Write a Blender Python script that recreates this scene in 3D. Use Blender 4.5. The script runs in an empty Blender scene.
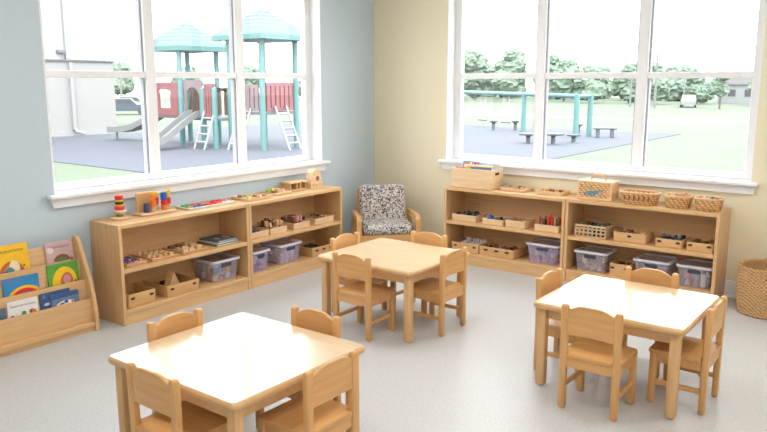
import bpy, bmesh, math, random
from mathutils import Vector, Matrix
PI = math.pi
rnd = random.Random(7)
SC = bpy.context.scene
COL = SC.collection

# ------------------------------------------------------------------ materials
def new_mat(name):
    m = bpy.data.materials.new(name); m.use_nodes = True
    return m, m.node_tree, m.node_tree.nodes['Principled BSDF']
def ramp(nt, fac, c0, c1, p0=0.3, p1=0.7):
    r = nt.nodes.new('ShaderNodeValToRGB')
    r.color_ramp.elements[0].position = p0; r.color_ramp.elements[0].color = (*c0, 1)
    r.color_ramp.elements[1].position = p1; r.color_ramp.elements[1].color = (*c1, 1)
    nt.links.new(fac, r.inputs[0]); return r.outputs[0]
def coords(nt, scale=(1, 1, 1), rot=(0, 0, 0)):
    tc = nt.nodes.new('ShaderNodeTexCoord'); mp = nt.nodes.new('ShaderNodeMapping')
    mp.inputs['Scale'].default_value = scale; mp.inputs['Rotation'].default_value = rot
    nt.links.new(tc.outputs['Object'], mp.inputs[0]); return mp.outputs[0]
def noise(nt, vec, scale=5, detail=3):
    n = nt.nodes.new('ShaderNodeTexNoise'); n.inputs['Scale'].default_value = scale; n.inputs['Detail'].default_value = detail
    nt.links.new(vec, n.inputs['Vector']); return n.outputs['Fac']
def bump(nt, b, h, strength=0.2, dist=0.01):
    n = nt.nodes.new('ShaderNodeBump'); n.inputs['Strength'].default_value = strength; n.inputs['Distance'].default_value = dist
    nt.links.new(h, n.inputs['Height']); nt.links.new(n.outputs[0], b.inputs['Normal'])
def flat(name, c, rough=0.5, spec=0.5, var=0.06):
    m, nt, b = new_mat(name)
    f = noise(nt, coords(nt), 30, 2)
    k0 = tuple(x * (1 - var) for x in c); k1 = tuple(min(1, x * (1 + var)) for x in c)
    nt.links.new(ramp(nt, f, k0, k1), b.inputs['Base Color'])
    b.inputs['Roughness'].default_value = rough; b.inputs['Specular IOR Level'].default_value = spec
    return m
def wood(name, c, axis='X', rough=0.4, var=0.13):
    m, nt, b = new_mat(name)
    s = {'X': (1.3, 14, 14), 'Y': (14, 1.3, 14), 'Z': (14, 14, 1.3)}[axis]
    v = coords(nt, s)
    f = noise(nt, v, 3.0, 5)
    k0 = (c[0] * (1 - var), c[1] * (1 - var * 1.3), c[2] * (1 - var * 1.7)); k1 = tuple(min(1, x * (1 + var * .6)) for x in c)
    nt.links.new(ramp(nt, f, k0, k1, .25, .75), b.inputs['Base Color'])
    b.inputs['Roughness'].default_value = rough
    bump(nt, b, f, 0.05, 0.002)
    return m
def weave(name, c, scale=90, rough=0.7):
    m, nt, b = new_mat(name)
    tc = nt.nodes.new('ShaderNodeTexCoord')
    def wv(dirn, sc):
        w = nt.nodes.new('ShaderNodeTexWave'); w.bands_direction = dirn; w.inputs['Scale'].default_value = sc
        w.inputs['Distortion'].default_value = 1.5; w.inputs['Detail'].default_value = 1
        nt.links.new(tc.outputs['Object'], w.inputs['Vector']); return w.outputs['Fac']
    a = wv('Z', scale * .35); d = wv('DIAGONAL', scale * .3)
    mu = nt.nodes.new('ShaderNodeMath'); mu.operation = 'MULTIPLY'; nt.links.new(a, mu.inputs[0]); nt.links.new(d, mu.inputs[1])
    n = noise(nt, tc.outputs['Object'], scale * 1.2, 2)
    ad = nt.nodes.new('ShaderNodeMath'); ad.operation = 'ADD'; nt.links.new(mu.outputs[0], ad.inputs[0]); nt.links.new(n, ad.inputs[1])
    nt.links.new(ramp(nt, ad.outputs[0], tuple(x * .5 for x in c), tuple(min(1, x * 1.25) for x in c), .35, 1.0), b.inputs['Base Color'])
    b.inputs['Roughness'].default_value = rough; b.inputs['Specular IOR Level'].default_value = .2
    bump(nt, b, ad.outputs[0], 0.7, 0.006)
    return m
def plastic_clear(name, c, transp):
    m, nt, b = new_mat(name)
    b.inputs['Base Color'].default_value = (*c, 1); b.inputs['Roughness'].default_value = .3
    t = nt.nodes.new('ShaderNodeBsdfTransparent'); mx = nt.nodes.new('ShaderNodeMixShader')
    mx.inputs[0].default_value = transp
    nt.links.new(b.outputs[0], mx.inputs[1]); nt.links.new(t.outputs[0], mx.inputs[2])
    nt.links.new(mx.outputs[0], nt.nodes['Material Output'].inputs[0])
    return m
def glass_mat(name):
    m, nt, b = new_mat(name)
    t = nt.nodes.new('ShaderNodeBsdfTransparent'); t.inputs[0].default_value = (.97, .98, .98, 1)
    g = nt.nodes.new('ShaderNodeBsdfGlossy'); g.inputs['Roughness'].default_value = 0.02
    lw = nt.nodes.new('ShaderNodeLayerWeight'); lw.inputs[0].default_value = .5     # Schlick reflectance, the same from both faces
    pw = nt.nodes.new('ShaderNodeMath'); pw.operation = 'POWER'; pw.inputs[1].default_value = 5; nt.links.new(lw.outputs['Facing'], pw.inputs[0])
    fr = nt.nodes.new('ShaderNodeMath'); fr.operation = 'MULTIPLY_ADD'; fr.inputs[1].default_value = .6; fr.inputs[2].default_value = .008; nt.links.new(pw.outputs[0], fr.inputs[0])
    mx = nt.nodes.new('ShaderNodeMixShader')
    nt.links.new(fr.outputs[0], mx.inputs[0]); nt.links.new(t.outputs[0], mx.inputs[1]); nt.links.new(g.outputs[0], mx.inputs[2])
    nt.links.new(mx.outputs[0], nt.nodes['Material Output'].inputs[0])
    return m
def speck(name, c0, c1, scale, rough=.6, bstr=.15, p0=.35, p1=.65):
    m, nt, b = new_mat(name)
    v = coords(nt)
    f = noise(nt, v, scale, 4)
    nt.links.new(ramp(nt, f, c0, c1, p0, p1), b.inputs['Base Color'])
    b.inputs['Roughness'].default_value = rough; b.inputs['Specular IOR Level'].default_value = .3
    if bstr: bump(nt, b, f, bstr, 0.004)
    return m
def emit(name, c, s):
    m, nt, b = new_mat(name)
    b.inputs['Base Color'].default_value = (*c, 1); b.inputs['Emission Color'].default_value = (*c, 1); b.inputs['Emission Strength'].default_value = s
    return m
def siding(name, c):
    m, nt, b = new_mat(name)
    v = coords(nt)
    w = nt.nodes.new('ShaderNodeTexBrick'); w.inputs['Scale'].default_value = 1.2
    mp = nt.nodes.new('ShaderNodeMapping'); mp.inputs['Rotation'].default_value = (PI / 2, 0, PI / 2)
    nt.links.new(v, mp.inputs[0]); nt.links.new(mp.outputs[0], w.inputs['Vector'])
    nt.links.new(ramp(nt, w.outputs['Fac'], c, tuple(x * .86 for x in c), .2, .8), b.inputs['Base Color']); b.inputs['Roughness'].default_value = .8
    return m
def fabric_speck(name):
    m, nt, b = new_mat(name)
    v = coords(nt)
    vo = nt.nodes.new('ShaderNodeTexVoronoi'); vo.inputs['Scale'].default_value = 95; nt.links.new(v, vo.inputs['Vector'])
    r = nt.nodes.new('ShaderNodeValToRGB'); r.color_ramp.interpolation = 'CONSTANT'
    cols = [(0.0, (.11, .10, .12)), (.22, (.60, .55, .52)), (.47, (.33, .27, .24)), (.58, (.70, .67, .64)), (.80, (.22, .20, .23)), (.88, (.52, .46, .42))]
    e = r.color_ramp.elements
    e[0].position, e[0].color = cols[0][0], (*cols[0][1], 1); e[1].position, e[1].color = cols[1][0], (*cols[1][1], 1)
    for p, c in cols[2:]:
        k = e.new(p); k.color = (*c, 1)
    sp = nt.nodes.new('ShaderNodeSeparateColor'); nt.links.new(vo.outputs['Color'], sp.inputs[0])
    nt.links.new(sp.outputs[0], r.inputs[0]); nt.links.new(r.outputs[0], b.inputs['Base Color'])
    b.inputs['Roughness'].default_value = .85; b.inputs['Specular IOR Level'].default_value = .2
    return m

M = {}
SHELF = (.71, .45, .222); CHAIR = (.71, .40, .155); TABLE = (.70, .44, .21)
for ax in 'XYZ':
    M['shelf' + ax] = wood('shelf maple ' + ax, SHELF, ax, .42)
    M['chair' + ax] = wood('chair maple ' + ax, CHAIR, ax, .35)
    M['table' + ax] = wood('table maple ' + ax, TABLE, ax, .38)
M['laminate'] = wood('maple laminate', (.76, .57, .37), 'X', .2, .06)
_b = M['laminate'].node_tree.nodes['Principled BSDF']
for _l in list(_b.inputs['Normal'].links): M['laminate'].node_tree.links.remove(_l)
_b.inputs['Coat Weight'].default_value = .35; _b.inputs['Coat Roughness'].default_value = .2
M['tray'] = wood('tray wood', (.72, .45, .22), 'X', .5)
M['tray2'] = wood('pale tray wood', (.78, .56, .34), 'X', .5)
M['crate'] = wood('crate wood', (.68, .41, .185), 'X', .5)
M['toywood'] = wood('toy wood', (.74, .50, .26), 'X', .45)
M['toytan'] = wood('tan toy wood', (.66, .42, .20), 'Z', .45)
M['weave'] = weave('woven rush', (.64, .38, .18), 92)
M['weave_tan'] = weave('woven tan', (.74, .45, .21), 56)
M['bin'] = plastic_clear('grey clear plastic', (.64, .61, .73), .76)
M['bin_lilac'] = plastic_clear('lilac clear plastic', (.66, .60, .88), .77)
M['binrim'] = plastic_clear('plastic rim', (.74, .73, .82), .15)
M['slot'] = flat('painted slot shade', (.06, .055, .075), .7)
M['dark'] = flat('painted hole shade', (.07, .035, .02), .8)
M['glass'] = glass_mat('window glass')
M['white'] = flat('white paint', (.87, .88, .90), .4, .5, .02)
M['frame'] = flat('white window vinyl', (.86, .86, .88), .35, .5, .02)
M['gasket_grey'] = flat('grey gasket', (.42, .42, .47), .5)  # the gasket strips' own grey
M['blue'] = speck('pale blue wall paint', (.54, .632, .70), (.55, .642, .71), 60, .7, .04)
M['cream'] = speck('cream wall paint', (.82, .742, .545), (.83, .752, .555), 60, .7, .04)
M['offwhite'] = flat('off white paint', (.80, .79, .76), .7, .3, .02)
M['floor'] = speck('speckled pale grey vinyl floor', (.515, .513, .507), (.595, .597, .60), 85, .36, .03)
M['lamp'] = emit('added lamp diffuser', (1.0, .96, .91), 8.5)
M['metal'] = flat('grey metal', (.45, .45, .47), .35)
M['fabric'] = fabric_speck('speckled upholstery')
def C(name, c, rough=.45): M[name] = flat(name + ' paint', c, rough)
C('red', (.72, .035, .03)); C('yellow', (.88, .55, .02)); C('orange', (.85, .22, .03)); C('navy', (.05, .065, .14)); C('cobalt', (.02, .12, .48))
C('green', (.09, .42, .07)); C('lime', (.32, .58, .06)); C('black', (.02, .02, .022)); C('brown', (.24, .10, .045)); C('darkbrown', (.10, .05, .03))
C('pink', (.80, .22, .30)); C('paper', (.82, .80, .76)); C('cover_white', (.83, .81, .80)); C('cover_yellow', (.90, .52, .015)); C('cover_pink', (.62, .42, .42))
C('cover_blue', (.03, .24, .52)); C('cover_green', (.10, .36, .05)); C('cover_navy', (.04, .09, .25)); C('cover_slate', (.10, .15, .19)); C('brick', (.48, .13, .04))
C('cream_art', (.82, .70, .45)); C('teal', (.05, .30, .32)); C('purple', (.20, .10, .32)); C('steelblue', (.12, .20, .36)); C('grey', (.33, .34, .37)); C('lightgrey', (.6, .6, .63)); C('mug', (.76, .66, .63)); C('rose', (.62, .28, .30)); C('olive', (.16, .20, .10))
# outdoors
M['lawn'] = speck('pale lawn', (.096, .118, .078), (.110, .131, .090), .35, .9, 0)
M['rubber'] = speck('blue grey rubber', (.080, .085, .102), (.090, .095, .112), 3, .9, 0)
M['path'] = flat('pale concrete', (.16, .155, .145), .9)
M['leaf'] = speck('tree leaves', (.115, .162, .115), (.185, .228, .178), 1.3, .9, .0, .3, .7)
M['bark'] = flat('bark', (.10, .09, .08), .9)
M['siding'] = siding('white brick', (.32, .317, .317))
M['siding_low'] = siding('cream brick', (.28, .272, .262))
M['out_white'] = flat('outdoor white', (.24, .24, .243), .6)
M['p_teal'] = flat('playground teal', (.088, .185, .178), .5)
M['p_roof'] = flat('playground roof', (.080, .118, .114), .6)
M['p_red'] = flat('playground red', (.20, .072, .075), .5)
M['p_pink'] = flat('playground pale pink', (.19, .14, .147), .5)
M['p_tan'] = flat('playground tan', (.13, .085, .06), .5)
M['p_grey'] = flat('playground deck', (.13, .135, .145), .6)
M['p_slide'] = flat('playground slide', (.18, .178, .178), .5)
M['o_dark'] = flat('outdoor dark plastic', (.065, .068, .075), .6)
M['o_grey'] = flat('outdoor grey', (.085, .09, .10), .6)
M['pole'] = flat('weathered pole', (.16, .155, .15), .8)
M['car_dark'] = flat('car dark paint', (.075, .09, .115), .4); M['car_white'] = flat('car white paint', (.25, .25, .25), .4)
M['shingle'] = flat('roof shingle', (.2, .19, .19), .9)

# ------------------------------------------------------------------ mesh helpers
def B(): return bmesh.new()
def loft(bm, loops, cap=True, closed=True, mi=0):
    vs = [[bm.verts.new(p) for p in l] for l in loops]
    n = len(vs[0])
    for a, b in zip(vs, vs[1:]):
        for i in range(n if closed else n - 1):
            j = (i + 1) % n
            try: bm.faces.new((a[i], a[j], b[j], b[i])).material_index = mi
            except ValueError: pass
    if cap:
        try: bm.faces.new(list(reversed(vs[0]))).material_index = mi
        except ValueError: pass
        try: bm.faces.new(vs[-1]).material_index = mi
        except ValueError: pass
    return vs
def rrect(w, d, r, n=4, cx=0, cy=0):
    pts = []
    r = max(min(r, w / 2 - 1e-4, d / 2 - 1e-4), 1e-4)
    for q, (sx, sy) in enumerate(((1, 1), (-1, 1), (-1, -1), (1, -1))):
        for k in range(n + 1):
            a = q * PI / 2 + k / n * PI / 2
            pts.append((cx + sx * (w / 2 - r) + r * math.cos(a), cy + sy * (d / 2 - r) + r * math.sin(a)))
    return pts
def L3(pts, z): return [(x, y, z) for x, y in pts]
def box(bm, x0, x1, y0, y1, z0, z1, bev=0.0, mi=0):
    x0, x1 = min(x0, x1), max(x0, x1); y0, y1 = min(y0, y1), max(y0, y1); z0, z1 = min(z0, z1), max(z0, z1)
    b = min(bev, (x1 - x0) / 2.2, (y1 - y0) / 2.2, (z1 - z0) / 2.2)
    w, d, cx, cy = x1 - x0, y1 - y0, (x0 + x1) / 2, (y0 + y1) / 2
    if b <= 0:
        q = [(x0, y0), (x1, y0), (x1, y1), (x0, y1)]
        return loft(bm, [L3(q, z0), L3(q, z1)], mi=mi)
    n = 2
    lp = []
    for k in range(n + 1):
        a = k / n * PI / 2; o = b * (1 - math.sin(a)); lp.append(L3(rrect(w - 2 * o, d - 2 * o, max(b - o, 1e-4), n, cx, cy), z0 + b * (1 - math.cos(a))))
    for k in range(n + 1):
        a = k / n * PI / 2; o = b * (1 - math.cos(a)); lp.append(L3(rrect(w - 2 * o, d - 2 * o, max(b - o, 1e-4), n, cx, cy), z1 - b + b * math.sin(a)))
    return loft(bm, lp, mi=mi)
def lathe(bm, prof, n=24, c=(0, 0), z=0, mi=0, cap=True):
    return loft(bm, [[(c[0] + r * math.cos(2 * PI * i / n), c[1] + r * math.sin(2 * PI * i / n), z + h) for i in range(n)] for r, h in prof], cap=cap, mi=mi)
def cyl(bm, c, r, z0, z1, n=16, bev=.002, mi=0):
    lathe(bm, [(r - bev, z0), (r, z0 + bev), (r, z1 - bev), (r - bev, z1)], n, c, mi=mi)
def tube(bm, pts, r, n=8, mi=0):
    pts = [Vector(p) for p in pts]; loops = []
    up = Vector((0, 0, 1))
    for i, p in enumerate(pts):
        t = (pts[min(i + 1, len(pts) - 1)] - pts[max(i - 1, 0)]).normalized()
        u = up if abs(t.dot(up)) < .95 else Vector((1, 0, 0))
        a = t.cross(u).normalized(); b = a.cross(t)
        loops.append([tuple(p + (a * math.cos(2 * PI * k / n) + b * math.sin(2 * PI * k / n)) * r) for k in range(n)])
    loft(bm, loops, mi=mi)
def prism(bm, poly, axis, a0, a1, mi=0):
    """poly: 2-D outline, extruded along the axis from a0 to a1"""
    def P(u, v, a): return {'X': (a, u, v), 'Y': (u, a, v), 'Z': (u, v, a)}[axis]
    loft(bm, [[P(u, v, a0) for u, v in poly], [P(u, v, a1) for u, v in poly]], mi=mi)
def tub(bm, w, d, h, t=.006, r=.02, taper=.9, base=.006, n=4, lip=0.0, mi=0, z=0):
    W, D = w * taper, d * taper
    lo = [L3(rrect(W - .006, D - .006, r, n), z), L3(rrect(W, D, r, n), z + .004)]
    if lip: lo += [L3(rrect(w - 2 * lip, d - 2 * lip, r, n), z + h - .012), L3(rrect(w, d, r, n), z + h - .011), L3(rrect(w, d, r, n), z + h - .001), L3(rrect(w - .004, d - .004, r, n), z + h)]
    else: lo += [L3(rrect(w, d, r, n), z + h - .002), L3(rrect(w - .003, d - .003, r, n), z + h)]
    o = 2 * (t + lip)
    lo += [L3(rrect(w - o, d - o, max(r - t, .003), n), z + h), L3(rrect(W - 2 * t, D - 2 * t, max(r - t, .003), n), z + base)]
    loft(bm, lo, mi=mi)
def obj(name, bm, mat, parent=None, smooth=False):
    bmesh.ops.remove_doubles(bm, verts=bm.verts, dist=1e-6)
    bmesh.ops.recalc_face_normals(bm, faces=bm.faces)
    me = bpy.data.meshes.new(name); bm.to_mesh(me); bm.free()
    for m in (mat if isinstance(mat, (list, tuple)) else [mat]): me.materials.append(M[m])
    if smooth:
        me.shade_smooth()
        try: me.set_sharp_from_angle(angle=math.radians(38))
        except Exception: pass
    o = bpy.data.objects.new(name, me); COL.objects.link(o)
    if parent: o.parent = parent
    return o
def tag(o, label, cat, group=None, kind=None):
    o['label'] = label; o['category'] = cat
    if group: o['group'] = group
    if kind: o['kind'] = kind
    return o
def thing(name, label, cat, loc=(0, 0, 0), rz=0, group=None):
    o = bpy.data.objects.new(name, None); COL.objects.link(o); o.empty_display_size = .1
    o.location = loc; o.rotation_euler = (0, 0, rz)
    return tag(o, label, cat, group)
def struct(name, bm, mat, parent=None, label=None):
    o = obj(name, bm, mat, parent)
    if not parent: o['kind'] = 'structure'
    if label: o['label'] = label
    return o
def dup(root, loc, rz, label, group=None):
    r = root.copy(); COL.objects.link(r); r.location = loc; r.rotation_euler = (0, 0, rz); r['label'] = label
    if group: r['group'] = group
    for ch in list(root.children):
        c = ch.copy(); COL.objects.link(c); c.parent = r
        for g in list(ch.children):
            d = g.copy(); COL.objects.link(d); d.parent = c
    return r
def text(name, s, size, mat, parent, mtx, width=None):
    cu = bpy.data.curves.new('lettering', 'FONT'); cu.body = s; cu.size = size; cu.extrude = .0003; cu.align_x = 'CENTER'
    t = bpy.data.objects.new('lettering', cu); COL.objects.link(t)
    bpy.context.view_layer.update()
    me = bpy.data.meshes.new_from_object(t.evaluated_get(bpy.context.evaluated_depsgraph_get()))
    bpy.data.objects.remove(t); bpy.data.curves.remove(cu)
    me.materials.clear(); me.materials.append(M[mat])
    if width:
        xs = [v.co.x for v in me.vertices]; k = width / (max(xs) - min(xs))
        for v in me.vertices: v.co.x *= k
    me.transform(mtx)
    o = bpy.data.objects.new(name, me); COL.objects.link(o); o.parent = parent
    return o

# ------------------------------------------------------------------ room
RX, RY, RH = 7.0, -8.5, 2.8
WT = .20
G = -1.45
WZ0, WZ1 = .855, 2.5
LY0, LY1 = -3.275, -.765          # left window opening
QX0, QX1 = .818, 3.358            # right window opening
bm = B(); box(bm, -WT, RX + .2, RY - .2, WT, -.15, 0); struct('floor', bm, 'floor')
bm = B(); box(bm, -WT - .3, RX + .5, RY - .5, WT + .3, RH, RH + .2); struct('ceiling', bm, 'offwhite')
bm = B()
box(bm, -WT, 0, RY, LY0, 0, RH); box(bm, -WT, 0, LY1, WT, 0, RH); box(bm, -WT, 0, LY0, LY1, 0, WZ0 - .03); box(bm, -WT, 0, LY0, LY1, WZ1, RH)
struct('wall_left', bm, 'blue')
bm = B()
box(bm, 0, QX0, 0, WT, 0, RH); box(bm, QX1, RX, 0, WT, 0, RH); box(bm, QX0, QX1, 0, WT, 0, WZ0 - .03); box(bm, QX0, QX1, 0, WT, WZ1, RH)
struct('wall_right', bm, 'cream')
bm = B(); box(bm, RX, RX + .2, RY, WT, 0, RH); struct('wall_side', bm, 'offwhite')
bm = B(); box(bm, -WT, RX + .2, RY - .2, RY, 0, RH); struct('wall_rear', bm, 'offwhite')
def baseboard(name, f):
    bm = B(); f(bm); struct(name, bm, 'white')
baseboard('baseboard_left', lambda b: (box(b, .0005, .012, RY + .001, -.0005, 0, .125, .003), box(b, .0005, .018, RY + .001, -.0005, 0, .02, .003)))
baseboard('baseboard_right', lambda b: (box(b, .019, RX - .001, -.012, -.0005, 0, .125, .003), box(b, .019, RX - .001, -.018, -.0005, 0, .02, .003)))

# windows: local X along the wall seen from the room, Y outwards
def window(name, loc, rz, W):
    r = bpy.data.objects.new(name, None); COL.objects.link(r); r.location = loc; r.rotation_euler = (0, 0, rz); r['kind'] = 'structure'
    h = W / 2; y0, y1 = .115, .175
    bm = B()   # reveals
    box(bm, -h, -h + .012, .0, .115, WZ0, WZ1); box(bm, h - .012, h, .0, .115, WZ0, WZ1); box(bm, -h, h, 0, .115, WZ1 - .012, WZ1)
    obj('reveal', bm, 'white', r)
    fw = .075
    bm = B()
    box(bm, -h, -h + fw, y0, y1, WZ0, WZ1, .006); box(bm, h - fw, h, y0, y1, WZ0, WZ1, .006)
    box(bm, -h + fw - .01, h - fw + .01, y0, y1, WZ0, WZ0 + .045, .006); box(bm, -h + fw - .01, h - fw + .01, y0, y1, WZ1 - .07, WZ1, .006)
    obj('window_frame', bm, 'frame', r)
    t = W / 3
    for k in (-.5, .5):
        bm = B(); box(bm, k * t - .041, k * t + .041, y0 - .012, y1, WZ0 + .03, WZ1 - .05, .006); obj('mullion', bm, 'frame', r)
        bm = B(); box(bm, k * t - .054, k * t + .054, y0 + .012, y1 - .005, WZ0 + .03, WZ1 - .05); obj('gasket', bm, 'gasket_grey', r)
    bm = B(); box(bm, -h + fw - .01, h - fw + .01, y0 - .004, y1 - .002, 1.575, 1.622, .005); obj('transom', bm, 'frame', r)
    for a, b in ((-h + fw, -t / 2 - .05), (-t / 2 + .05, t / 2 - .05), (t / 2 + .05, h - fw)):
        for z0, z1 in ((WZ0 + .04, 1.58), (1.617, WZ1 - .065)):
            bm = B(); box(bm, a - .004, b + .004, .143, .147, z0, z1); obj('pane', bm, 'glass', r)
    bm = B()   # stool and apron
    box(bm, -h - .055, h + .055, -.055, 0, WZ0 - .028, WZ0, .008); box(bm, -h, h, -.01, .12, WZ0 - .028, WZ0)
    obj('sill', bm, 'white', r)
    bm = B(); prism(bm, [(-h - .02, WZ0 - .085), (h + .02, WZ0 - .085), (h + .035, WZ0 - .027), (-h - .035, WZ0 - .027)], 'Y', -.022, -.0005); obj('apron', bm, 'white', r)
window('window_1', (0, (LY0 + LY1) / 2, 0), PI / 2, LY1 - LY0)
window('window_2', ((QX0 + QX1) / 2, 0, 0), 0, QX1 - QX0)

# unseen ceiling lights, added above the frame to brighten the room
k = 0
for cx in (1.6, 4.0, 5.9):
    for cy in (-1.5, -3.9, -6.4):
        t = thing('added_ceiling_light', 'added unseen flat white rectangular ceiling light, %s along the ceiling' % ('first second third fourth fifth sixth seventh eighth ninth'.split()[k]), 'ceiling light', (cx, cy, RH), 0, 'added ceiling lights')
        bm = B(); box(bm, -.61, .61, -.31, .31, -.045, 0, .005); obj('housing', bm, 'white', t)
        bm = B(); box(bm, -.58, .58, -.28, .28, -.05, -.044); obj('diffuser', bm, 'lamp', t)
        k += 1

# ------------------------------------------------------------------ tables
def table(name, label, cx, cy, w, d, h=.45):
    t = thing(name, label, 'table', (cx, cy, 0), 0, 'square maple tables')
    r = .03; prof = [(.010, h - .032), (.003, h - .028), (0, h - .018), (0, h - .012), (.003, h - .005), (.009, h - .001)]
    bm = B(); loft(bm, [L3(rrect(w - 2 * o, d - 2 * o, r, 6), z) for o, z in prof]); obj('edge_band', bm, 'tableX', t, True)
    bm = B(); loft(bm, [L3(rrect(w - .018, d - .018, r - .009, 6), z) for z in (h - .004, h)]); obj('tabletop', bm, 'laminate', t)
    bm = B(); i = .045
    box(bm, -w / 2 + i, w / 2 - i, -d / 2 + i, -d / 2 + i + .02, h - .088, h - .031, .002); box(bm, -w / 2 + i, w / 2 - i, d / 2 - i - .02, d / 2 - i, h - .088, h - .031, .002)
    box(bm, -w / 2 + i, -w / 2 + i + .02, -d / 2 + i + .02, d / 2 - i - .02, h - .088, h - .031, .002); box(bm, w / 2 - i - .02, w / 2 - i, -d / 2 + i + .02, d / 2 - i - .02, h - .088, h - .031, .002)
    obj('apron', bm, 'tableX', t)
    for sx in (-1, 1):
        for sy in (-1, 1):
            x, y = sx * (w / 2 - .047), sy * (d / 2 - .047)
            bm = B(); box(bm, x - .023, x + .023, y - .023, y + .023, .006, h - .03, .007); l = obj('leg', bm, 'tableZ', t, True)
            bm = B(); cyl(bm, (x, y), .017, 0, .008, 12); obj('glide', bm, 'metal', l)
    return t
table('square_table', 'square maple table nearest the camera, its top half white with window glare', 2.153, -3.700, .775, .745)
table('square_table', 'bare square maple table in the middle, in front of the armchair', 1.624, -1.887, .75, .70, .448)
table('square_table', 'square maple table with glare-white top beside the woven floor basket and right shelves', 3.19, -1.988, .748, .69)

# ------------------------------------------------------------------ chairs (faces +Y)
def make_chair(label):
    t = thing('classroom_chair', label, 'chair', (0, 0, 0), 0, 'small maple classroom chairs')
    px, py = .128, -.12
    def post(sx):
        bm = B(); w, d = .034, .030; lp = []
        for z, y, k in ((.004, 0, .86), (.008, 0, 1), (.27, 0, 1), (.40, -.002, 1), (.508, -.005, 1), (.516, -.0055, .88), (.520, -.006, .6)):
            lp.append(L3(rrect(w * k, d * k, .008, 3, sx * px, py + y), z))
        loft(bm, lp); return bm
    for sx in (-1, 1):
        l = obj('leg', post(sx), 'chairZ', t, True)
        bm = B(); cyl(bm, (sx * px, py), .011, 0, .006, 10); obj('glide', bm, 'metal', l)
    for sx in (-1, 1):
        bm = B(); box(bm, sx * px - .017, sx * px + .015, .100, .132, .004, .259, .006); l = obj('leg', bm, 'chairZ', t, True)
        bm = B(); cyl(bm, (sx * px, .12), .011, 0, .006, 10); obj('glide', bm, 'metal', l)
    bm = B()
    sh = [(-.145, -.103), (-.145, .122), (-.137, .139), (.137, .139), (.145, .122), (.145, -.103), (.109, -.103), (.109, -.132), (-.109, -.132), (-.109, -.103)]
    def ins(f): return [(x * f, y * f) for x, y in sh]
    loft(bm, [L3(ins(.985), .257), L3(sh, .260), L3(sh, .274), L3(ins(.985), .278)]); obj('seat', bm, 'chairX', t)
    bm = B()
    for sx in (-1, 1): box(bm, sx * .128 - .009, sx * .128 + .009, -.106, .104, .212, .2575, .002)
    box(bm, -.112, .112, .115, .131, .212, .2575, .002); box(bm, -.112, .112, -.128, -.112, .212, .2575, .002)
    obj('seat_rail', bm, 'chairX', t)
    for sx in (-1, 1):
        bm = B(); box(bm, sx * .128 - .008, sx * .128 + .008, -.106, .104, .098, .122, .003); obj('stretcher', bm, 'chairY', t)
    bm = B(); n = 24; lo = []
    for i in range(n + 1):
        x = -.114 + .228 * i / n; u = min(1, (1 - abs(x) / .114) / .75); s = math.sin(u * PI / 2)
        zt = .493 + .031 * s; zb = .372 + .006 * s
        bow = -.008 * (1 - (x / .114) ** 2)
        def Y(z): return -.122 - (z - .36) * .02 + bow
        lo.append([(x, Y(zb) - .008, zb), (x, Y(zb) + .008, zb), (x, Y(zt) + .008, zt - .003), (x, Y(zt) + .005, zt), (x, Y(zt) - .005, zt), (x, Y(zt) - .008, zt - .003)])
    loft(bm, lo); obj('backrest', bm, 'chairX', t, True)
    return t
def ch(x, y, rz, label):
    global chair0
    if chair0 is None:
        chair0 = make_chair(label); chair0.location = (x, y, 0); chair0.rotation_euler = (0, 0, rz)
    else: dup(chair0, (x, y, 0), rz, label)
chair0 = None
N, S, W_, E_ = 0, PI, PI / 2, -PI / 2    # facing +y, -y, -x, +x
ch(2.20, -4.03, N, 'maple chair at the nearest table, left one with back to us')
ch(2.53, -3.69, W_, 'maple chair at the nearest table, right one with back to us')
ch(1.863, -3.70, E_, 'maple chair behind the nearest table, the one nearer the left shelves')
ch(2.20, -3.405, S, 'maple chair behind the nearest table, the one nearer the middle table')
ch(1.622, -2.20, N, 'maple chair at the middle table, front left, its back towards us')
ch(1.935, -1.855, W_, 'maple chair at the middle table, front right, seen from its side')
ch(1.340, -1.90, E_, 'maple chair behind the middle table, on the side of the left shelves')
ch(1.635, -1.625, S, 'maple chair behind the middle table, on the side of the right shelves')
ch(3.188, -2.355, N, 'maple chair in front of the right-hand table, its whole back facing us')
ch(3.502, -2.028, W_, 'maple chair at the end of the right-hand table nearest the woven floor basket')
ch(2.885, -2.0, E_, 'maple chair at the end of the right-hand table nearest the middle table')
ch(3.186, -1.725, S, 'maple chair behind the right-hand table, its backrest in front of plastic bins')

# ------------------------------------------------------------------ shelf units: local X along the front, -Y to the room, back at Y=0
SD, SH = .322, .66
ZM, ZB = .372, .100
def unit(label, loc, rz, w):
    t = thing('shelf_unit', label, 'shelf', loc, rz, 'low maple shelf units')
    h = w / 2; T = .024
    for sx in (-1, 1):
        bm = B(); box(bm, sx * (h - T), sx * h, -SD, 0, 0, SH, .004); obj('side_panel', bm, 'shelfZ', t)
    bm = B(); box(bm, -h + T, h - T, -SD + .002, 0, SH - .027, SH - .0005, .003); obj('top_board', bm, 'shelfX', t)
    bm = B(); box(bm, -h + T, h - T, -.012, -.002, .03, SH - .027); obj('back_panel', bm, 'shelfX', t)
    bm = B(); box(bm, -h + T, h - T, -SD + .003, -.012, ZM - .03, ZM, .003); obj('shelf', bm, 'shelfX', t)
    bm = B(); box(bm, -h + T, h - T, -SD + .003, -.012, ZB - .028, ZB, .003); obj('shelf', bm, 'shelfX', t)
    bm = B(); box(bm, -h + T, h - T, -SD + .008, -SD + .026, 0, ZB - .029, .002); obj('toe_board', bm, 'shelfX', t)
    return t
GAP = .0145
unit('low maple shelf unit by the picture books, with ring stacker and peg board on top', (GAP, (-3.060 - 1.967) / 2, 0), PI / 2, 1.093)
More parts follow.
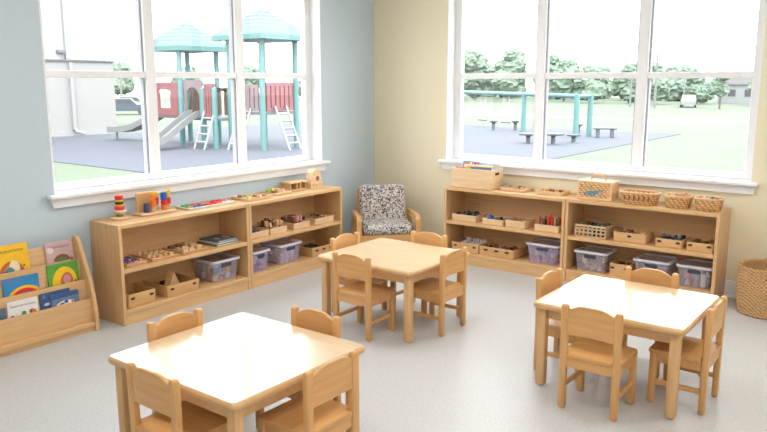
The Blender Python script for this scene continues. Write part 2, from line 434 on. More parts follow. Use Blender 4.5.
unit('low maple shelf unit beside the armchair under the left window', (GAP, (-1.963 - .891) / 2, 0), PI / 2, 1.072)
unit('low maple shelf unit with the book box on top, beside the armchair', ((1.018 + 2.125) / 2, -GAP, 0), 0, 1.107)
unit('low maple shelf unit with woven baskets on top, beside the floor basket', ((2.129 + 3.247) / 2, -GAP, 0), 0, 1.118)
# place on a shelf: s along the wall, o = distance of the centre from the wall
def at(side, s, o, z): return ((o, s, z), PI / 2) if side == 'L' else ((s, -o, z), 0)
def W2(side, s, o, z, lx, ly, lz=0):
    (x, y, zz), rz = at(side, s, o, z)
    return (x + lx * math.cos(rz) - ly * math.sin(rz), y + lx * math.sin(rz) + ly * math.cos(rz), zz + lz)
FRONT = .305

def solo(name, label, cat, bm, mat, loc, rz=0, group=None, smooth=False):
    o = obj(name, bm, mat, None, smooth); o.location = loc; o.rotation_euler = (0, 0, rz); return tag(o, label, cat, group)

# contents builders: every piece its own object
def bits(side, s, o, z, w, d, nx, ny, kinds, label, group, size=.03, hgt=(.02, .05), layers=1, name='wooden_block', cat='toy'):
    cw, cd = w / nx, d / ny
    for q in range(layers):
        for i in range(nx):
            for j in range(ny):
                lx = -w / 2 + cw * (i + .5); ly = -d / 2 + cd * (j + .5)
                sz = min(size, cw * .68, cd * .68); h = rnd.uniform(*hgt)
                bm = B(); k = rnd.random(); zz = z + q * (hgt[1] + .002)
                if k < .45: box(bm, -sz / 2, sz / 2, -sz / 2, sz / 2, 0, h, .003)
                elif k < .75: cyl(bm, (0, 0), sz / 2, 0, h, 12)
                else: prism(bm, [(-sz / 2, 0), (sz / 2, 0), (0, h)], 'Y', -sz / 2, sz / 2)
                solo(name, label, cat, bm, rnd.choice(kinds), W2(side, s, o, zz, lx, ly), rnd.uniform(-.3, .3), group)

def tray(side, s0, s1, z, h, d, label, mat='tray', holes=0, t=.008, taper=.97, r=.006, name='wooden_tray', cat='tray'):
    s = (s0 + s1) / 2; w = s1 - s0; o = FRONT - d / 2
    loc, rz = at(side, s, o, z + .0005)
    T = thing(name, label, cat, loc, rz)
    bm = B(); tub(bm, w, d, h, t, r, taper); obj('tray_body', bm, mat, T)
    if holes:  # no cut-outs: dark ovals carry the shade of the finger holes as colour
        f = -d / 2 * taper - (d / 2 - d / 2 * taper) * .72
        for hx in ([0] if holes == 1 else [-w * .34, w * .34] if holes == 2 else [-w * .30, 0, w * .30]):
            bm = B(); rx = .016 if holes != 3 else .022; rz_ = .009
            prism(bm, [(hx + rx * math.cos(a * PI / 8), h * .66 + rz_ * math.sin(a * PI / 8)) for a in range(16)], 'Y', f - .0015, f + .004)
            obj('finger_hole_shade', bm, 'dark', T)
    return s, o, z + .008, w * taper - 2 * t - .012, d * taper - 2 * t - .012
def pbin(side, s0, s1, z, h, d, label, mat='bin', conts=None, front=FRONT):
    s = (s0 + s1) / 2; w = s1 - s0; o = front - d / 2
    loc, rz = at(side, s, o, z + .0005)
    T = thing('storage_bin', label, 'bin', loc, rz)
    tp = .88
    bm = B(); tub(bm, w - .02, d - .02, h - .006, .0035, .022, tp, .005); obj('bin_body', bm, mat, T, True)
    bm = B()
    outer = rrect(w, d, .026); inner = rrect(w - .032, d - .032, .018)
    loft(bm, [L3(inner, h - .012), L3(outer, h - .016), L3(outer, h - .002), L3(rrect(w - .006, d - .006, .024), h), L3(inner, h), L3(inner, h - .012)], cap=False)
    obj('rim', bm, 'binrim', T, True)
    bm = B(); f = -(d - .02) / 2 * (tp + (1 - tp) * .75)  # solid dark insert, the shade of an open hand slot put into its colour
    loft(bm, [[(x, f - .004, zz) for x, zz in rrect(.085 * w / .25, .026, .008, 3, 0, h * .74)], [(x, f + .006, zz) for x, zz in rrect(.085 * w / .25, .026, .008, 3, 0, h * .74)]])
    obj('handle', bm, 'slot', T)['label'] = 'dark oblong insert painted as the shade in a hand slot'
    return s, o, z + .007, (w - .02) * tp - .04, (d - .02) * tp - .04

B1 = 'brown darkbrown toywood crate'.split()
# ---- left shelves, unit by the books
s, o, z, w, d = tray('L', -2.995, -2.84, ZM, .022, .22, 'shallow tray of purple and red pieces at the picture book end of the left shelf', 'tray')
bits('L', s, o, z, w, d, 4, 5, ['purple', 'navy', 'rose', 'steelblue'], 'small purple, red or blue piece in the shallow end tray of the left shelf', 'pieces in the purple tray', .026, (.012, .022), name='play_piece')
s, o, z, w, d = tray('L', -2.80, -2.585, ZM, .018, .25, 'low wooden tray of wooden pieces, second along the middle left shelf', 'tray')
bits('L', s, o, z, w, d, 4, 4, ['toywood', 'tray2', 'toytan'], 'pale wooden piece in the second tray of the middle left shelf', 'pieces in the second tray', .036, (.016, .03))
s, o, z, w, d = tray('L', -2.55, -2.335, ZM, .018, .25, 'low wooden puzzle tray beside the stack of flat books on the left shelf', 'tray')
bits('L', s, o, z, w, d, 3, 3, ['toywood', 'tray2', 'brown'], 'wooden puzzle piece on the tray beside the flat books', 'pieces on the puzzle tray', .05, (.016, .032))
def flatbook(label, loc, rz, w, d, h, cover, mats=('paper',), grp=None):
    T = thing('picture_book', label, 'book', loc, rz, grp)
    bm = B(); box(bm, -w / 2, w / 2, -d / 2, d / 2, 0, .0018); box(bm, -w / 2, w / 2, -d / 2, d / 2, h - .0018, h); box(bm, -w / 2, -w / 2 + .002, -d / 2, d / 2, .0018, h - .0018); obj('cover', bm, cover, T)
    bm = B(); box(bm, -w / 2 + .0022, w / 2 - .004, -d / 2 + .004, d / 2 - .004, .002, h - .002); obj('pages', bm, 'paper', T)
    return T
zz = ZM + .0005
for k, (cv, h, dw, lab) in enumerate((('olive', .012, 0, 'dark green book lying at the bottom of the flat stack on the left shelf'), ('lightgrey', .010, -.01, 'pale grey book in the middle of the flat stack on the left shelf'), ('cover_slate', .010, -.025, 'dark slate book on top of the flat stack on the left shelf'))):
    (x, y, _), rz = at('L', -2.14 + .006 * k, .185 - .008 * k, 0); T = flatbook(lab, (x, y, zz), rz + .05 * k, .215 + dw, .22 + dw, h, cv); zz += h + .0006
    if k == 2:
        bm = B()
        for q in range(5): box(bm, -.07 + q * .03, -.05 + q * .03, -.06 + .02 * (q % 2), -.02 + .03 * (q % 3), h, h + .0006, mi=q % 3)
        obj('cover_picture', bm, ['cover_slate', 'paper', 'brown'], T)
s, o, z, w, d = tray('L', -2.999, -2.79, ZB, .088, .25, 'deep wooden box at the left end of the bottom shelf, by the picture books', 'crate', 2, name='wooden_box', cat='box')
bits('L', s, o, z, w, d, 3, 3, ['brown', 'toytan'], 'brown block in the deep box at the end of the bottom left shelf', 'blocks in the end box', .045, (.02, .04))
s, o, z, w, d = tray('L', -2.700, -2.425, ZB, .078, .27, 'wooden box with a triangular block sticking out, bottom left shelf', 'crate', 2, name='wooden_box', cat='box')
bm = B(); prism(bm, [(-.075, 0), (.08, 0), (.0, .135)], 'Y', -.025, .025); solo('triangle_block', 'large triangular wooden block standing in the box on the bottom left shelf', 'toy', bm, 'toywood', W2('L', s - .005, o, z + .001, -.01, -.02), .3 + PI / 2)
for i in range(3):
    bm = B(); box(bm, -.025, .025, -.02, .02, 0, .05, .003); solo('wooden_block', 'brown block lying behind the triangular block in its box', 'toy', bm, B1[i % 2], W2('L', s, o, z, -.08 + .07 * i, .075), .1 * i, 'blocks behind the triangle')
def toys(spec, kinds, label, group, layers=2, nx=3, ny=3, hg=(.03, .048), name='play_piece'):
    s, o, z, w, d = spec
    bits(spec_side, s, o, z, w, d, nx, ny, kinds, label, group, .06, hg, layers, name=name)
spec_side = 'L'
toys(pbin('L', -2.30, -2.03, ZB, .165, .275, 'grey clear plastic bin under the flat books on the left shelf', 'bin'), ['lightgrey', 'paper', 'yellow', 'rose', 'steelblue', 'grey'], 'toy piece inside the grey clear bin under the flat books', 'toys in the bin under the flat books')
# ---- left shelves, unit by the armchair
s, o, z, w, d = tray('L', -1.925, -1.735, ZM, .047, .2, 'wooden tray with blue pieces next to the divider of the left shelves', 'tray2')
for i in range(5):
    bm = B(); lathe(bm, [(.003, -.021), (.014, -.016), (.021, 0), (.014, .016), (.003, .021)], 14)
    solo('blue_ball', 'dark blue ball in the tray next to the shelf divider', 'ball', bm, 'navy' if i % 2 else 'cobalt', W2('L', s, o, z + .021, -.06 + .046 * (i % 3), -.05 + .06 * (i // 3)), 0, 'blue balls in the tray', True)
bm = B(); tub(bm, .07, .06, .055, .006, .02); solo('small_cup', 'small dark cup standing behind the blue balls', 'cup', bm, 'cover_slate', W2('L', s, o, z, .04, .05))
s, o, z, w, d = tray('L', -1.722, -1.535, ZM, .05, .2, 'second wooden tray from the divider on the middle shelf beside the armchair', 'tray2')
bits('L', s, o, z, w, d, 4, 4, ['brown', 'crate', 'darkbrown', 'toytan'], 'brown or tan block heaped in the second tray from the divider', 'blocks in the second tray from the divider', .034, (.03, .046), 2)
s, o, z, w, d = tray('L', -1.462, -1.265, ZM, .05, .2, 'third wooden tray from the divider on the middle shelf beside the armchair', 'tray2')
bits('L', s, o, z, w, d, 4, 4, ['brown', 'rose', 'darkbrown', 'toytan'], 'brown or reddish block heaped in the third tray from the divider', 'blocks in the third tray from the divider', .034, (.03, .046), 2)
s, o, z, w, d = tray('L', -1.204, -.962, ZM, .05, .2, 'widest wooden tray at the armchair end of the middle left shelf', 'tray2')
bits('L', s, o, z, w, d, 5, 4, ['brown', 'darkbrown', 'toytan'], 'brown block in the widest tray at the armchair end', 'blocks in the widest tray', .036, (.035, .055))
toys(pbin('L', -1.912, -1.715, ZB, .165, .25, 'narrow lilac plastic bin beside the divider of the left shelves', 'bin_lilac'), ['lightgrey', 'purple', 'paper'], 'toy piece inside the narrow lilac bin', 'toys in the narrow lilac bin', 2, 2, 3)
toys(pbin('L', -1.617, -1.358, ZB, .165, .26, 'wide lilac plastic bin in the middle of the bottom left shelf', 'bin_lilac'), ['toywood', 'paper', 'lightgrey', 'mug'], 'toy piece inside the wide lilac bin', 'toys in the wide lilac bin')
s, o, z, w, d = tray('L', -1.247, -.955, ZB, .078, .25, 'wooden crate with dark slots at the armchair end of the bottom left shelf', 'crate', 3, name='wooden_crate', cat='crate')
bits('L', s, o, z, w, d, 5, 3, ['brown', 'darkbrown'], 'dark brown block in the slotted crate at the armchair end', 'blocks in the slotted crate', .042, (.035, .06))

# ---- top of the left shelves
ZT = SH + .0005
T0 = W2('L', -2.905, .125, ZT, 0, 0)
RS = thing('ring_stacker', 'round wooden base and rod of the ring stacker on the left shelf top', 'toy', T0)
bm = B(); lathe(bm, [(.06, 0), (.064, .004), (.064, .012), (.058, .016)], 28); obj('base', bm, 'tray2', RS)
bm = B(); cyl(bm, (0, 0), .007, .016, .165, 12); obj('rod', bm, 'toywood', RS)
zz = T0[2] + .0165
for nm, mt, R, h, lb in (('green', 'olive', .026, .014, 'olive ring at the bottom of the ring stacker'), ('yellow', 'yellow', .027, .014, 'yellow ring second from the bottom of the ring stacker'), ('white', 'mug', .044, .014, 'wide pale pink ring on the ring stacker'), ('red', 'red', .033, .024, 'red ring above the wide pale ring of the stacker'), ('yellow', 'yellow', .026, .012, 'yellow ring under the black ring of the stacker'), ('black', 'black', .027, .016, 'black ring in the middle of the ring stacker'), ('yellow', 'yellow', .025, .012, 'yellow ring above the black ring of the stacker'), ('red', 'red', .027, .032, 'tall red ring on top of the ring stacker')):
    bm = B(); b = .005
    loft(bm, [[(r * math.cos(2 * PI * i / 24), r * math.sin(2 * PI * i / 24), z) for i in range(24)] for r, z in ((.009, 0), (R - b, 0), (R - b * .3, b * .3), (R, b), (R, h - b), (R - b * .3, h - b * .3), (R - b, h), (.009, h), (.009, 0))], cap=False)
    solo('stacking_ring', lb, 'toy', bm, mt, (T0[0], T0[1], zz), 0, 'rings of the stacker', True); zz += h + .0005
# peg board
c0 = W2('L', -2.645, .135, ZT, 0, 0)
PB = thing('peg_board', 'wooden peg board with an upright tan block beside the ring stacker', 'toy', c0, PI / 2)
bm = B(); box(bm, -.138, .138, -.058, .058, 0, .018, .006); obj('base', bm, 'tray2', PB)
bm = B(); box(bm, -.118, -.012, .018, .042, .018, .150, .005); obj('upright_block', bm, 'toytan', PB)
cols = [(-.075, -.022, [('navy', .019, .058)]), (-.022, -.02, [('toywood', .017, .03), ('orange', .021, .045), ('orange', .019, .03), ('yellow', .016, .02)]),
        (.022, .012, [('toywood', .016, .035), ('red', .021, .048), ('yellow', .016, .03)]), (.066, -.022, [('orange', .021, .032), ('red', .021, .028), ('cobalt', .022, .052)]), (.115, .0, [('toywood', .016, .03), ('red', .020, .042), ('yellow', .018, .046)])]
NM = {'navy': 'dark navy', 'toywood': 'plain wooden', 'orange': 'orange', 'yellow': 'yellow', 'red': 'red', 'cobalt': 'blue'}
PN = ['first', 'second', 'third', 'fourth', 'fifth']
for ci, (lx, ly, st) in enumerate(cols):
    zt = sum(h for _, _, h in st)
    bm = B(); cyl(bm, (lx, ly), .005, .018, .018 + zt * 1.04, 10); obj('peg', bm, 'toywood', PB)
    zz = .0185
    for q, (mt, R, h) in enumerate(st):
        h *= 1.1; bm = B(); b = .004
        loft(bm, [[(r * math.cos(2 * PI * i / 20), r * math.sin(2 * PI * i / 20), z) for i in range(20)] for r, z in ((.006, 0), (R - b, 0), (R, b), (R, h - b), (R - b, h), (.006, h), (.006, 0))], cap=False)
        x = c0[0] - ly; y = c0[1] + lx
        same = [k for k in range(len(st)) if st[k][0] == mt]
        solo('peg_bead', '%s bead%s on the %s peg of the peg board' % (NM[mt], '' if len(same) == 1 else (', lower one' if q == same[0] else ', upper one'), PN[ci]), 'toy', bm, mt, (x, y, c0[2] + zz), 0, 'beads of the peg board', True); zz += h + .0004
def toptray(side, s0, s1, o, d, h, label, mat, r=.01, name='wooden_tray'):
    loc, rz = at(side, (s0 + s1) / 2, o, ZT); T = thing(name, label, 'tray', loc, rz)
    bm = B(); tub(bm, s1 - s0, d, h, .007, r, .97, .005); obj('tray_body', bm, mat, T)
    return T
toptray('L', -2.435, -2.005, .155, .17, .014, 'flat pale tray of red letters and coloured pieces on the left shelf top', 'paper', name='letter_tray')
for i in range(10):
    for j in range(3):
        mt = 'green' if i < 2 and j > 0 else ('cobalt' if i in (1, 2, 3) and j == 0 else rnd.choice(['red', 'red', 'red', 'orange', 'rose']))
        if i > 7 and j == 0: mt = 'mug'
        bm = B(); shp = rnd.choice([0, 1, 2]); a = .013
        if shp == 0: box(bm, -a, -a * .3, -a, a, 0, .014); box(bm, -a * .3, a, a * .4, a, 0, .014); box(bm, -a * .3, a, -a, -a * .4, 0, .014)
        elif shp == 1: box(bm, -a * .35, a * .35, -a, a * .4, 0, .014); box(bm, -a, a, a * .4, a, 0, .014)
        else: cyl(bm, (0, 0), a, 0, .014, 14)
        nm = {'green': 'green', 'cobalt': 'blue', 'red': 'red', 'orange': 'orange', 'rose': 'dull red', 'mug': 'pale'}[mt]
        solo('letter_piece', nm + ' letter piece lying on the flat pale tray', 'toy', bm, mt, W2('L', -2.22, .155, ZT + .0055, -.172 + .038 * i, -.045 + .045 * j), rnd.uniform(-.4, .4), 'pieces on the letter tray')
toptray('L', -1.925, -1.655, .185, .2, .022, 'square wooden tray just past the divider on the left shelf top', 'tray2')
bits('L', -1.79, .185, ZT + .006, .22, .15, 4, 3, ['lime', 'toywood', 'brown', 'tray2'], 'small green or wooden piece on the square tray past the divider', 'pieces on the square tray', .026, (.012, .026), name='play_piece')
toptray('L', -1.60, -1.40, .15, .18, .02, 'small wooden tray between the square tray and toy garage, left shelf top', 'tray2')
bits('L', -1.5, .15, ZT + .006, .15, .13, 3, 2, ['lime', 'yellow', 'brown', 'toywood'], 'green or yellow piece on the small tray beside the wooden garage', 'pieces on the small tray', .04, (.025, .045), name='play_piece')
GT = thing('toy_garage', 'low open wooden toy garage on the left shelf top', 'toy', W2('L', -1.258, .115, ZT, 0, 0), PI / 2)
bm = B(); box(bm, -.1, .1, -.06, .06, 0, .010, .002); obj('base', bm, 'toywood', GT)
bm = B()
for x in (-.096, -.02, .022, .084): box(bm, x, x + .012, -.055, .045, .010, .062)
box(bm, -.096, .096, .045, .056, .010, .062); obj('wall', bm, 'toytan', GT)
bm = B(); box(bm, -.103, .034, -.062, .062, .062, .076, .002); box(bm, .046, .103, -.062, .062, .062, .074, .002); obj('roof', bm, 'tray2', GT)
AH = thing('toy_arch', 'pale wooden arch toy with a round hole, armchair end of left shelf top', 'toy', W2('L', -1.065, .165, ZT, 0, 0), PI / 2)
pts = [(-.075, 0), (.075, 0), (.072, .05), (.05, .12)] + [(.05 * math.cos(a * PI / 10), .12 + .04 * math.sin(a * PI / 10)) for a in range(1, 10)] + [(-.05, .12), (-.072, .05)]
bm = B(); prism(bm, pts, 'Y', -.035, .035); obj('body', bm, 'tray2', AH)
bm = B(); prism(bm, [(.012 + .02 * math.cos(a * PI / 8), .082 + .02 * math.sin(a * PI / 8)) for a in range(16)], 'Y', -.0362, -.03); obj('hole', bm, 'brown', AH)
for x, z_, s_ in ((-.035, .03, .012), (.045, .03, .011), (-.03, .125, .008), (.025, .13, .008), (0, .025, .013)):
    bm = B(); prism(bm, [(x + s_ * math.cos(a * PI / 5), z_ + s_ * math.sin(a * PI / 5)) for a in range(10)], 'Y', -.0358, -.03); obj('painted_dot', bm, 'toytan', AH)

# ---- right shelves, unit with the book box
def handle_hole_shades(T, w, d, h):  # dark pads on the ends, coloured like the shade inside hand holes
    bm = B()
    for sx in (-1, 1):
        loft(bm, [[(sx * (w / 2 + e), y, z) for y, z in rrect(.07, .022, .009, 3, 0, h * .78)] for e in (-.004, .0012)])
    obj('hand_hole_shade', bm, 'dark', T)
BX = thing('book_box', 'tall open wooden box holding books and folders on the right shelf top', 'box', W2('R', 1.262, .20, ZT, 0, 0), 0)
w, d, h = .385, .21, .165
bm = B(); tub(bm, w, d, h, .012, .004, 1.0, .012); obj('box_body', bm, 'tray2', BX); handle_hole_shades(BX, w, d, h)
for i, (cv, y, hh, ww, x, lb) in enumerate((('lightgrey', .075, .205, .30, .02, 'tall pale grey folder at the back of the book box'), ('grey', .05, .215, .16, -.085, 'dark grey book with coloured marks in the book box'), ('paper', .02, .19, .27, .0, 'white book in the middle of the book box'), ('yellow', -.01, .182, .25, .03, 'yellow book in the book box'), ('steelblue', -.035, .178, .2, .06, 'blue grey book near the front of the book box'), ('rose', -.06, .172, .10, -.12, 'small rose book at the front corner of the book box'))):
    T = thing('picture_book', lb, 'book', W2('R', 1.262, .20, ZT + .0125, x, y), 0, 'books in the wooden box')
    bm = B(); box(bm, -ww / 2, ww / 2, -.008, -.006, 0, hh - .012); box(bm, -ww / 2, ww / 2, .006, .008, 0, hh - .012); box(bm, -ww / 2, -ww / 2 + .002, -.006, .006, 0, hh - .012); obj('cover', bm, cv, T)
    bm = B(); box(bm, -ww / 2 + .0022, ww / 2 - .003, -.0058, .0058, .002, hh - .016); obj('pages', bm, 'paper', T)
    if i == 1:
        bm = B()
        for q, x2 in enumerate((-.05, -.01, .03, .055)): box(bm, x2, x2 + .018, -.0088, -.008, hh - .05, hh - .022, mi=q % 3)
        obj('cover_picture', bm, ['orange', 'paper', 'red'], T)
toptray('R', 1.495, 1.735, .155, .2, .026, 'rounded wooden tray beside the book box on the right shelf top', 'tray2', .04)
bits('R', 1.615, .155, ZT + .006, .17, .12, 4, 2, ['toytan', 'brown', 'crate'], 'brown piece in the rounded tray beside the book box', 'pieces in the rounded tray', .03, (.018, .03), name='play_piece')
toptray('R', 1.835, 2.055, .16, .19, .03, 'square wooden tray next to the woven case on the right shelf top', 'tray2', .012)
bits('R', 1.945, .16, ZT + .006, .15, .12, 3, 2, ['toytan', 'brown', 'crate'], 'brown piece in the square tray next to the woven case', 'pieces in the square tray by the case', .034, (.022, .036), name='play_piece')
CS = thing('woven_case', 'upright woven case with a loop handle on the right shelf top', 'case', W2('R', 2.325, .185, ZT, 0, 0), 0)
w, d, h = .262, .16, .145
bm = B(); box(bm, -w / 2, w / 2, -d / 2, d / 2, .002, h - .003, .006); obj('case_body', bm, 'weave_tan', CS)
bm = B()
for z0 in (.0, h - .016): box(bm, -w / 2 - .003, w / 2 + .003, -d / 2 - .003, d / 2 + .003, z0, z0 + .016, .003)
for sx in (-1, 1): box(bm, sx * (w / 2 - .012), sx * (w / 2 + .003), -d / 2 - .003, -d / 2 + .010, .016, h - .016, .002)
obj('frame', bm, 'tray2', CS)
bm = B(); tube(bm, [(.058 * math.cos(a * PI / 14), 0, h - .002 + .042 * math.sin(a * PI / 14)) for a in range(15)], .006); obj('handle', bm, 'tray', CS, True)
bm = B()
for q, (x, z_, ww, hh) in enumerate(((-.07, .045, .022, .02), (-.035, .05, .034, .034), (-.03, .09, .02, .014), (.0, .05, .02, .04), (.022, .06, .026, .028), (.055, .045, .02, .02), (.06, .075, .014, .014))):
    box(bm, x - ww / 2, x + ww / 2, -d / 2 - .0022, -d / 2, z_ - hh / 2, z_ + hh / 2, mi=q % 3)
obj('front_picture', bm, ['steelblue', 'teal', 'grey'], CS)['label'] = 'blue and teal picture on the front of the case'
def wbasket(label, s0, s1, o, d, h, conts, holes=False, mat='weave_tan', tp=.86, r=.05):
    w = s1 - s0; loc, rz = at('R', (s0 + s1) / 2, o, ZT); T = thing('woven_basket', label, 'basket', loc, rz, 'woven baskets on the shelf top')
    bm = B(); tub(bm, w - .008, d - .008, h - .006, .007, r, tp, .006, 6); obj('basket_body', bm, mat, T, True)
    bm = B(); p = rrect(w - .012, d - .012, r, 6); p.append(p[0]); tube(bm, [(x, y, h - .007) for x, y in p], .007); obj('rim', bm, 'tray', T, True)
    if holes:
        bm = B(); f = -(d - .008) / 2 * (tp + (1 - tp) * .55)
        for k in range(6): box(bm, -.095 + k * .035, -.083 + k * .035, f - .0025, f + .004, h * .35, h * .72)
        obj('weave_gap', bm, 'brown', T)
    bits('R', (s0 + s1) / 2, o, ZT + .0075, w * tp - .05, d * tp - .05, *conts)
wbasket('long low woven basket beside the woven case', 2.515, 2.800, .215, .175, .092, (5, 2, ['tray', 'crate', 'toytan'], 'tan piece inside the long woven basket', 'pieces in the long woven basket', .03, (.04, .068)), True)
wbasket('woven basket with pale sticks, middle of the three on the right shelf top', 2.838, 3.028, .215, .165, .090, (4, 3, ['tray2', 'mug', 'crate', 'brown'], 'pale or brown piece heaped in the middle woven basket', 'pieces in the middle woven basket', .028, (.05, .10)))
wbasket('woven basket at the end of the right shelf top, with dark bits inside', 3.045, 3.235, .215, .165, .090, (4, 3, ['darkbrown', 'brown', 'mug', 'olive'], 'dark or pale piece heaped in the end woven basket', 'pieces in the end woven basket', .028, (.05, .094)))
# middle shelf
s, o, z, w, d = tray('R', 1.080, 1.318, ZM, .055, .2, 'wooden tray of dark pieces at the armchair end of the middle right shelf', 'tray2')
bits('R', s, o, z, w, d, 5, 3, ['black', 'navy', 'olive', 'cover_slate'], 'black, navy or olive piece in the tray at the armchair end', 'dark pieces in the end tray', .038, (.035, .06), name='play_piece')
s, o, z, w, d = tray('R', 1.378, 1.576, ZM, .048, .19, 'small wooden tray with a bright blue ball, second on the middle right shelf', 'tray2')
bm = B(); lathe(bm, [(.004, -.032), (.022, -.023), (.032, 0), (.022, .023), (.004, .032)], 18); solo('blue_ball', 'bright blue ball in the second tray of the middle right shelf', 'ball', bm, 'cobalt', W2('R', s, o, z + .033, -.05, -.03), 0, None, True)
bits('R', s + .03, o, z, .1, d, 2, 3, ['brown', 'grey', 'darkbrown'], 'dark piece beside the bright blue ball', 'pieces beside the blue ball', .04, (.03, .05), name='play_piece')
s, o, z, w, d = tray('R', 1.595, 1.776, ZM, .058, .2, 'wooden tray of brown blocks between the blue ball tray and the coloured sticks', 'tray2')
bits('R', s, o, z, w, d, 3, 3, ['brown', 'toytan', 'crate'], 'brown block in the tray beside the coloured sticks', 'blocks beside the sticks', .04, (.04, .058))
s, o, z, w, d = tray('R', 1.856, 2.070, ZM, .055, .18, 'wooden tray holding upright coloured sticks on the middle right shelf', 'tray2')
for i in range(7):
    for j in range(3):
        mt = ['red', 'red', 'olive', 'toywood', 'black', 'olive', 'brown', 'orange', 'red'][(i * 2 + j * 3 + (0 if i < 3 else 2)) % 9]
        bm = B(); hh = rnd.uniform(.075, .115); tube(bm, [(0, 0, 0), (rnd.uniform(-.007, .007), rnd.uniform(-.006, .006), hh)], .0085)
        nm = {'red': 'red', 'olive': 'olive green', 'toywood': 'plain wooden', 'black': 'black', 'brown': 'brown', 'orange': 'orange'}[mt]
        solo('coloured_stick', nm + ' stick standing in the tray on the middle right shelf', 'toy', bm, mt, W2('R', s, o, z, -w / 2 + .013 + (w - .026) * i / 6, -.045 + .045 * j), 0, nm + ' sticks in the tray', True)
# bottom shelf
s, o, z, w, d = tray('R', 1.080, 1.352, ZB, .08, .24, 'wooden box of pale cups at the armchair end of the bottom right shelf', 'crate', 2, name='wooden_box', cat='box')
for i in range(3):
    for j in range(2):
        bm = B(); lathe(bm, [(.022, 0), (.029, .004), (.031, .068 + .02 * j), (.027, .069 + .02 * j), (.025, .008)], 18)
        solo('toy_cup', 'pale pinkish toy cup standing in the box on the bottom right shelf', 'cup', bm, 'mug', W2('R', s, o, z, -.055 + .072 * i, -.03 + .08 * j), 0, 'pale cups in the box', True)
s, o, z, w, d = tray('R', 1.356, 1.688, ZB, .078, .25, 'wide wooden crate with dark slots beside the lilac bin, bottom right shelf', 'crate', 3, name='wooden_crate', cat='crate')
bits('R', s, o, z, w, d, 6, 3, ['brown', 'darkbrown', 'brown', 'rose'], 'brown block in the wide slotted crate', 'blocks in the wide slotted crate', .044, (.045, .075))
spec_side = 'R'
sp = pbin('R', 1.783, 2.075, ZB, .165, .25, 'lilac plastic bin with purple pieces under the coloured sticks', 'bin_lilac')
toys(sp, ['purple', 'lightgrey', 'rose', 'paper', 'toywood'], 'toy piece inside the lilac bin under the sticks', 'toys in the lilac bin under the sticks')
# ---- right shelves, unit by the floor basket
def lattice(label, s0, s1, z, h, d):
    w = s1 - s0; o = FRONT - d / 2; loc, rz = at('R', (s0 + s1) / 2, o, z + .0005); T = thing('lattice_basket', label, 'basket', loc, rz)
    bm = B(); box(bm, -w / 2 + .012, w / 2 - .012, -d / 2 + .012, d / 2 - .012, 0, .006); obj('base', bm, 'tray', T)
    def wall(p0, p1, n):
        bm = B(); p0 = Vector(p0); p1 = Vector(p1); t = (p1 - p0).normalized(); nn = Vector((-t.y, t.x, 0)) * .003
        def slat(a, b, z0, z1):
            a = p0.lerp(p1, a); b = p0.lerp(p1, b); q = [a - nn, b - nn, b + nn, a + nn]
            loft(bm, [[(v.x, v.y, z0) for v in q], [(v.x, v.y, z1) for v in q]])
        for zz in (0, .031, .060): slat(0, 1, zz, zz + .010)
        slat(0, 1, h - .014, h)
        e = .010 / (p1 - p0).length
        for i in range(n + 1): slat((1 - e) * i / n, (1 - e) * i / n + e, .0, h - .004)
        obj('lattice_wall', bm, 'tray2', T)
    a, b = w / 2 - .004, d / 2 - .004
    wall((-a, -b, 0), (a, -b, 0), 7); wall((-a, b, 0), (a, b, 0), 7); wall((-a, -b, 0), (-a, b, 0), 6); wall((a, -b, 0), (a, b, 0), 6)
    return (s0 + s1) / 2, o, z + .0075, w - .05, d - .05
s, o, z, w, d = lattice('square-holed lattice basket on the middle shelf of the right unit', 2.195, 2.450, ZM, .095, .22)
bits('R', s, o, z, w, d, 4, 3, ['cover_slate', 'darkbrown', 'brick', 'olive', 'black'], 'dark piece inside the lattice basket', 'pieces in the lattice basket', .046, (.07, .10), name='play_piece')
s, o, z, w, d = tray('R', 2.500, 2.748, ZM, .072, .2, 'wooden tray with a dark round hole beside the lattice basket', 'tray', 1, r=.018)
bits('R', s, o, z, w, d, 4, 2, ['brown', 'toytan', 'darkbrown'], 'brown block in the tray with the round hole', 'blocks in the tray with the hole', .044, (.04, .085))
s, o, z, w, d = tray('R', 2.812, 3.003, ZM, .062, .23, 'wooden tray of dark blue pieces, third on the right unit middle shelf', 'tray', 2, r=.014)
bits('R', s, o, z, w, d, 3, 4, ['navy', 'cover_slate', 'steelblue', 'darkbrown'], 'dark blue or slate piece in the third tray of the right unit', 'dark blue pieces in the tray', .04, (.04, .066), name='play_piece')
s, o, z, w, d = tray('R', 3.028, 3.212, ZM, .062, .2, 'wooden tray of brown blocks at the floor basket end of the middle shelf', 'tray', 2, r=.014)
bits('R', s, o, z, w, d, 3, 3, ['brown', 'toytan'], 'brown block in the tray at the floor basket end', 'blocks in the end tray of the right unit', .042, (.04, .06))
toys(pbin('R', 2.193, 2.462, ZB, .160, .25, 'grey plastic bin below the lattice basket', 'bin'), ['cream_art', 'mug', 'paper', 'toywood', 'lightgrey', 'rose'], 'toy piece inside the grey bin below the lattice basket', 'toys in the bin below the lattice basket')
s, o, z, w, d = tray('R', 2.488, 2.640, ZB, .098, .2, 'small wooden box with two dark holes between two grey bins', 'crate', 2, name='wooden_box', cat='box')
bits('R', s, o, z, w, d, 2, 2, ['darkbrown', 'brown'], 'dark block inside the small box with two holes', 'blocks in the small holed box', .05, (.05, .09))
toys(pbin('R', 2.656, 2.928, ZB, .158, .25, 'grey plastic bin half hidden behind the curved chair back', 'bin'), ['lightgrey', 'mug', 'paper', 'grey'], 'toy piece inside the bin behind the chair back', 'toys in the bin behind the chair back')
